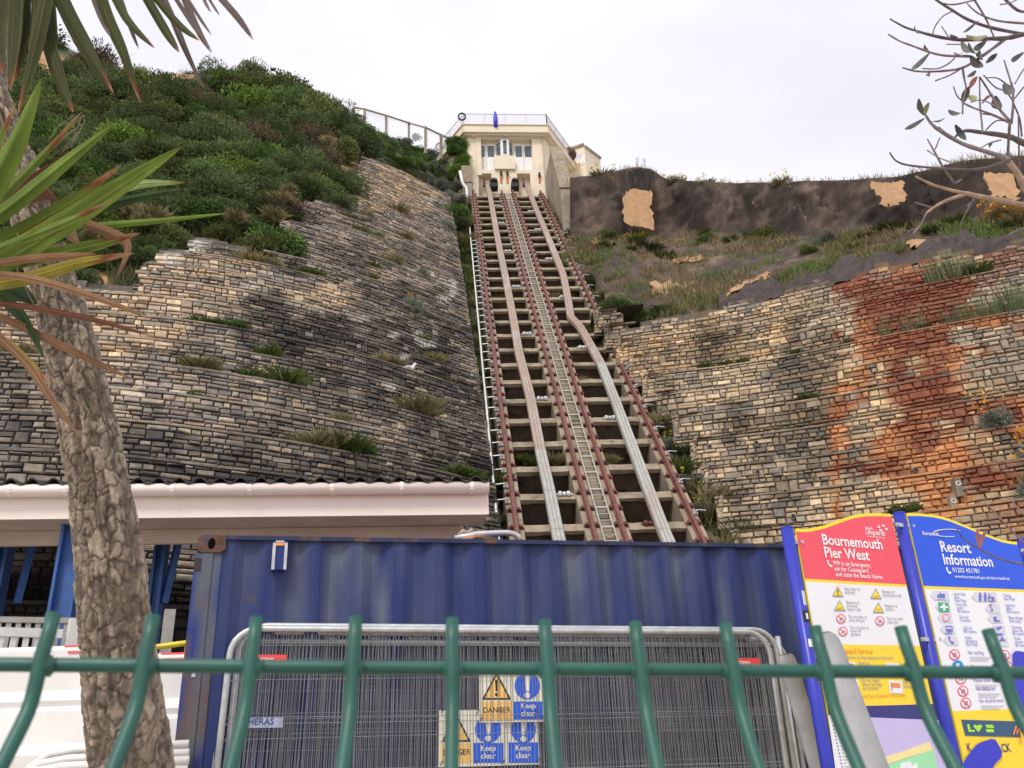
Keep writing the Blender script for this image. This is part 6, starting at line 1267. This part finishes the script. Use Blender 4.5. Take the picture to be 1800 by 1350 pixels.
def leaf(pts, wd, kind, D0=2.6, D1=None, fold=.35, n=26):
    D1 = D1 or D0-.15; m = len(pts); c = spline([atD(x, y, D0+(D1-D0)*i/(m-1)) for i, (x, y) in enumerate(pts)], n)
    T = np.gradient(c, axis=0); T /= np.linalg.norm(T, axis=1)[:, None]; tilt = LR.uniform(-.5, .5); view = unit(CF)
    S = np.cross(T, view+.0); S /= np.linalg.norm(S, axis=1)[:, None]; Nn = np.cross(S, T); S = S*math.cos(tilt)+Nn*math.sin(tilt); Nn = np.cross(S, T)
    base, edge, tipstart = LC[kind]; vein = [LR.uniform(.72, 1.28) for _ in range(11)]; split = [LR.uniform(-.03, .05) for _ in range(11)]; hw = wd*D0/F/2; V = []; C = []; jag = LR.uniform(-.08, .08)
    for i in range(n):
        u = i/(n-1); w_ = hw*(min(1, .55+u*2.2) if u < .25 else 1)*(1-max(0, (u-.45)/.55)**1.7)+.0006
        for k, (a, fo) in enumerate(((-1, 0), (-.8, .2), (-.6, .5), (-.4, .6), (-.2, .8), (0, 1), (.2, .8), (.4, .6), (.6, .5), (.8, .2), (1, 0))):
            V.append(c[i]+S[i]*a*w_+Nn[i]*(fold*w_*(abs(a)-.5))); v_ = vein[k]*LR.uniform(.94, 1.06)
            col = np.array(base)*(.5+.5*fo)+np.array(edge)*(.5-.5*fo) if fo < 1 else np.array(edge)*1.05
            q = u+jag*a+split[k]+.02*LR.uniform(-1, 1)
            if q > tipstart: g = min(1, (q-tipstart)/.05); t2 = np.array((.35, .20, .10)) if q > tipstart+.12 else np.array((.20, .07, .03)); col = col*(1-g)+t2*g
            elif abs(a) == 1 and kind in ('GB', 'Y') and u > .3: col = col*.4+np.array((.36, .24, .06))*.6
            C.append(col*v_)
    Fc = [(i*11+k, (i+1)*11+k, (i+1)*11+k+1, i*11+k+1) for i in range(n-1) for k in range(10) if not (i > n-5 and k in (3, 6) and kind in ('GB', 'B', 'R', 'P', 'L'))]
    V = np.array(V); nV = len(V); mb = MB(); mb.add(V, Fc, np.array(C)); mb.build('leaf', M['leafm'], cp_, smooth=True)
for a in (
 ([(-60, 420), (-10, 325), (30, 245), (73, 138)], 46, 'G', 2.35), ([(-80, 430), (15, 365), (112, 287), (202, 216)], 30, 'G', 2.45), ([(-70, 410), (0, 347), (67, 280), (144, 197)], 22, 'GB', 2.5), ([(-60, 500), (60, 428), (200, 335), (320, 257)], 36, 'G', 2.4),
 ([(-60, 455), (60, 392), (140, 345), (213, 290)], 24, 'GB', 2.5), ([(-80, 470), (30, 425), (120, 372), (205, 315)], 15, 'Y', 2.45), ([(60, 400), (150, 350), (240, 324), (326, 321)], 24, 'L', 2.75), ([(40, 420), (140, 376), (220, 352), (325, 332)], 22, 'D', 2.8), ([(-60, 458), (40, 420), (120, 388), (197, 352)], 20, 'GB', 2.4),
 ([(60, 412), (160, 398), (280, 388), (398, 375)], 11, 'G', 2.7), ([(-50, 480), (70, 452), (170, 430), (245, 410)], 22, 'GB', 2.45), ([(110, 380), (165, 398), (212, 418), (224, 440), (205, 488)], 17, 'B', 2.5), ([(-40, 468), (50, 455), (120, 450), (170, 446)], 13, 'B', 2.35), ([(-60, 505), (40, 490), (140, 462), (236, 445)], 26, 'Y', 2.4),
 ([(-40, 478), (60, 490), (180, 527), (275, 564)], 13, 'B', 2.35), ([(-40, 528), (60, 541), (170, 563), (279, 594)], 11, 'R', 2.4), ([(-50, 535), (60, 585), (157, 632), (235, 668)], 15, 'B', 2.45), ([(-50, 550), (40, 633), (92, 706), (143, 771)], 16, 'B', 2.4), ([(-60, 470), (20, 540), (52, 582), (79, 632)], 30, 'D', 2.5),
 ([(0, 590), (35, 622), (62, 648), (88, 675)], 13, 'Y', 2.5), ([(-60, 470), (0, 497), (33, 513), (66, 534)], 40, 'D', 2.6), ([(-40, 440), (30, 420), (80, 405), (130, 402)], 24, 'D', 2.65), ([(-60, 395), (-20, 300), (0, 240), (28, 180)], 30, 'GB', 2.3), ([(-50, 520), (10, 460), (60, 440), (160, 395)], 20, 'D', 2.7), ([(-60, 370), (10, 335), (60, 308), (122, 266)], 9, 'R', 2.6),
 ([(90, 380), (112, 392), (125, 412), (139, 430)], 22, 'B', 2.55), ([(10, 356), (45, 342), (75, 338), (100, 352)], 34, 'R', 2.6), ([(-40, 440), (-5, 446), (35, 438), (60, 432)], 16, 'P', 2.5),
 ([(30, -60), (26, 20), (22, 90), (18, 160)], 26, 'O', 2.15), ([(44, -60), (40, 0), (38, 60), (30, 140)], 24, 'O', 2.2), ([(92, -60), (76, 20), (56, 110), (32, 200)], 24, 'O', 2.1), ([(60, -60), (62, 0), (58, 50), (50, 88)], 34, 'O', 2.2), ([(86, -60), (89, 10), (94, 70), (101, 130)], 18, 'O', 2.25), ([(70, 0), (86, 80), (108, 148), (129, 197)], 24, 'O', 2.1), ([(80, -60), (122, 32), (162, 105), (199, 164)], 29, 'O', 2.1),
 ([(160, -60), (188, 28), (217, 95), (247, 180)], 21, 'O', 2.15), ([(150, -40), (177, 30), (195, 66)], 8, 'P', 2.2), ([(180, -50), (222, 32), (272, 85)], 13, 'O', 2.15), ([(200, -40), (228, 46), (244, 86)], 8, 'P', 2.2), ([(225, -60), (286, 46), (315, 92)], 15, 'O', 2.15), ([(245, -40), (307, 36), (350, 71)], 12, 'O', 2.15), ([(270, -40), (300, 25), (327, 90), (358, 156)], 11, 'P', 2.2), ([(285, -40), (332, 33), (351, 63)], 7, 'P', 2.2), ([(305, -50), (345, 46), (372, 93)], 11, 'P', 2.2), ([(325, -10), (350, 30), (372, 62)], 5, 'P', 2.25), ([(355, -40), (414, 26), (445, 70)], 11, 'P', 2.15), ([(10, -60), (-2, 40), (4, 130)], 30, 'O', 2.2), ([(350, -30), (360, 2), (371, 22)], 5, 'P', 2.2), ([(362, -10), (376, 12), (386, 27)], 4, 'P', 2.2)):
    leaf(*a)
for i, (x, y) in enumerate(((60, 470), (70, 482), (48, 500), (110, 505))):      # fine loose fibres
    mb = MB(); mb.tube([atD(x-30, y-60, 2.45), atD(x-12, y-10, 2.4), atD(x+14, y+40, 2.4)], .0011, 4); mb.build('fibre', M['wood'], cp_)
for i in range(9):
    x0, y0 = LR.uniform(80, 110), LR.uniform(235, 280); mb = MB(); mb.tube([atD(x0, y0, 2.6), atD(x0+LR.uniform(15, 30), y0-LR.uniform(15, 30), 2.58), atD(x0+LR.uniform(35, 55), y0-LR.uniform(40, 55), 2.6)], .0009, 3); mb.build('fibre', M['wood'], cp_)

# ------------------------------------------------------------------ nearly bare shrub on the right
tw = thing('bare_shrub', 'nearly bare shrub with thin twigs and a few dull leaves at right', 'shrub', A(2.3, 2.5, 0))
TRD = random.Random(9)
def br(pts, r0, r1, tan=False, D=2.7):
    j = TRD.uniform(-.12, .12); m = len(pts); c = spline([atD(x, y, D+j*(i/(m-1))) for i, (x, y) in enumerate(pts)], max(6, m*3)); rr = (np.linspace(r0, r1, len(c))*1.12+.12)*D/F
    rr = rr*np.array([1+.12*TRD.uniform(-1, 1) for _ in rr]); mb = MB(); mb.tube(list(c), list(rr), 7); mb.build('branch', M['twigtan' if tan else 'twig'], tw, smooth=True)
for pts, r0, r1, *t in (
 ([(1900, 40), (1800, 60), (1768, 67), (1736, 68), (1692, 70), (1667, 68), (1638, 62), (1613, 55), (1589, 47), (1564, 33)], 4.2, 1.1), ([(1768, 68), (1726, 99), (1692, 119), (1654, 125), (1613, 125.5), (1586, 119)], 2.6, 1), ([(1712, 103), (1703, 99), (1665, 98), (1638, 93), (1605, 81), (1581, 72), (1561, 60)], 2.2, 1),
 ([(1630, -12), (1646, 0), (1674, 18), (1703, 35), (1744, 49), (1800, 60)], 1.5, 2.6), ([(1700, 6), (1719, 23), (1752, 36), (1800, 41), (1860, 44)], 1, 2), ([(1704, -14), (1732, 31), (1747, 65)], 1.6, 1), ([(1657, 6), (1678, 8), (1713, 0), (1750, -12)], 1, 1.4), ([(1639, 62), (1644, 46), (1657, 29), (1674, 20)], .9, .9), ([(1692, 119), (1695, 139), (1698, 155), (1693, 179), (1692, 200)], 1.5, 1.2), ([(1692, 119), (1670, 132), (1644, 142)], 1.2, .9), ([(1621, 120.6), (1648, 120.6), (1667, 112), (1678, 102)], .9, 1.1),
 ([(1900, 300), (1800, 252), (1771, 239.5), (1727, 233), (1694, 230), (1676, 244)], 5.5, 1.6), ([(1612, 190), (1625, 200), (1634, 213.5), (1648, 227), (1679, 246), (1700, 256), (1733, 266.5), (1765, 277), (1773, 283)], 1.2, 4.5), ([(1771, 281), (1788, 304), (1800, 325), (1850, 420)], 4.6, 6.2, 1), ([(1900, 375), (1800, 360), (1761, 352), (1723, 345.5), (1700, 340), (1675, 335), (1640, 325), (1609, 310)], 5, 1.4, 1), ([(1695, 342), (1665, 352), (1646, 362), (1628, 375)], 3, 1.6, 1), ([(1609, 356), (1638, 365)], .9, 1.2), ([(1628, 375), (1618, 395), (1604, 412)], 1.2, .8), ([(1767, 284), (1733, 295), (1700, 298), (1656, 296), (1623, 293.5), (1590, 289), (1573, 281), (1564, 268)], 2.4, 1.1),
 ([(1679, 323), (1659, 296), (1644, 269), (1630, 244)], 2.2, 1), ([(1644, 262), (1652, 242)], 1, .8), ([(1679, 323), (1690, 315)], 1.2, .8), ([(1630, 264), (1648, 276), (1668, 284)], .9, .9), ([(1778, 217), (1781, 181), (1780, 155), (1775, 138), (1765, 106)], 2, 1), ([(1771, 277), (1775, 215)], 1.8, 2), ([(1775, 215), (1740, 200), (1712, 190), (1693, 181)], 2, 1.2), ([(1722, 135), (1740, 163), (1757, 192), (1776, 213)], 1.2, 2), ([(1729, 132), (1749, 153), (1768, 161), (1781, 178)], .9, 1.3), ([(1722, 135), (1722.6, 184), (1726, 218), (1727, 233)], 1, 1.6), ([(1820, 100), (1800, 121), (1784, 147)], 1.2, 1), ([(1784, 173), (1800, 153), (1825, 130)], 1, 1.2), ([(1755, -15), (1768, 0), (1791, 19), (1820, 21)], 2, 2), ([(1790, 200), (1792, 296), (1796, 340)], 1, 1.6), ([(1781, 181), (1792, 208), (1796, 240)], 1.2, 1.4), ([(1733, 137), (1755, 138), (1778, 156)], .8, 1), ([(1706, 180), (1728, 176), (1757, 192)], .8, 1), ([(1733, 229), (1752, 212), (1775, 214)], 1, 1.2), ([(1727, 200), (1750, 204), (1773, 216)], 1, 1.2), ([(1760, 246), (1738, 252), (1722, 262)], 1.1, .7), ([(1758, 8), (1776, 5), (1800, -8)], .9, .9),
 ([(1680, 925), (1692, 945), (1704, 954), (1722, 965), (1745, 977), (1770, 986), (1800, 992), (1860, 1000)], .9, 1.6), ([(1728, 880), (1765, 918), (1800, 955), (1840, 990)], .9, 1.4), ([(1776, 876), (1800, 905), (1840, 940)], 1, 1.5), ([(1870, 390), (1800, 402), (1775, 412)], 3, 1.6), ([(1700, 362), (1712, 352)], 1, .8), ([(1688, 395), (1700, 370), (1712, 350)], .9, 1.2), ([(1655, 46), (1668, 66)], .7, .9), ([(1664, 78), (1690, 78)], .8, .9), ([(1676, 152), (1682, 168), (1692, 178)], .8, .9)):
    br(pts, r0, r1, bool(t))
def tleaf(a, b, wd, mt='twigleaf', D=2.68):
    p, q = atD(*a, D), atD(*b, D-.03); d = q-p; L_ = np.linalg.norm(d); s = unit(np.cross(d, CF+A(TRD.uniform(-.5, .5), 0, TRD.uniform(-.5, .5)))); nn = unit(np.cross(s, d)); h = wd*D/F/2; V = []
    for i in range(9):
        u = i/8; w_ = h*math.sin(math.pi*min(1, u*.93+.05))**.8; c = p+d*u+nn*(.12*L_*math.sin(math.pi*u))
        V += [c-s*w_+nn*w_*.3, c, c+s*w_+nn*w_*.3]
    mb = MB(); mb.add(V, [(i*3+k, (i+1)*3+k, (i+1)*3+k+1, i*3+k+1) for i in range(8) for k in (0, 1)]); mb.build('leaf', M[mt], tw, smooth=True)
M['twiggreen'] = mat('pale_green_leaf', (.28, .31, .14), .6, var=.2)
for a, b, wd, *m in (((1703, 75), (1720, 95), 12), ((1690, 72), (1703, 93), 10), ((1735, 70), (1712, 88), 11), ((1706, 99), (1728, 118), 15), ((1722, 88), (1727, 106), 8), ((1733, 111), (1753, 94), 9), ((1700, 135), (1716, 124), 8), ((1692, 182), (1703, 152), 12), ((1704, 156), (1718, 134), 9, 'twigleafred'), ((1626, 203), (1615, 173), 11), ((1626, 203), (1633, 180), 9, 'twiggreen'), ((1667, 193), (1689, 199), 12), ((1764, 147), (1782, 164), 17), ((1750, 168), (1757, 192), 17), ((1679, 219), (1698, 246), 11), ((1625, 208), (1590, 227), 8), ((1634, 93), (1602, 122), 9), ((1616, 57), (1609, 46), 9), ((1704, 66), (1736, 62), 11, 'twiggreen'), ((1726, 183), (1747, 165), 7, 'twigleafred'), ((1702, 168), (1717, 174), 11, 'twiggreen'), ((1684, 66), (1670, 62), 8), ((1677, 92), (1692, 93), 8), ((1720, 66), (1698, 62), 8, 'twiggreen'), ((1700, 82), (1708, 92), 7), ((1718, 100), (1724, 88), 7), ((1639, 213), (1662, 206), 7), ((1720, 36), (1693, 57), 5), ((1722, 964), (1718, 930), 7, 'twigleafred'), ((1723, 964), (1735, 932), 7, 'twigleafred'), ((1633, 90), (1625, 78), 6), ((1650, 222), (1662, 230), 6), ((1634, 126), (1630, 133), 7), ((1745, 252), (1740, 260), 7), ((1800, 92), (1778, 108), 9)):
    tleaf(a, b, wd, *m)
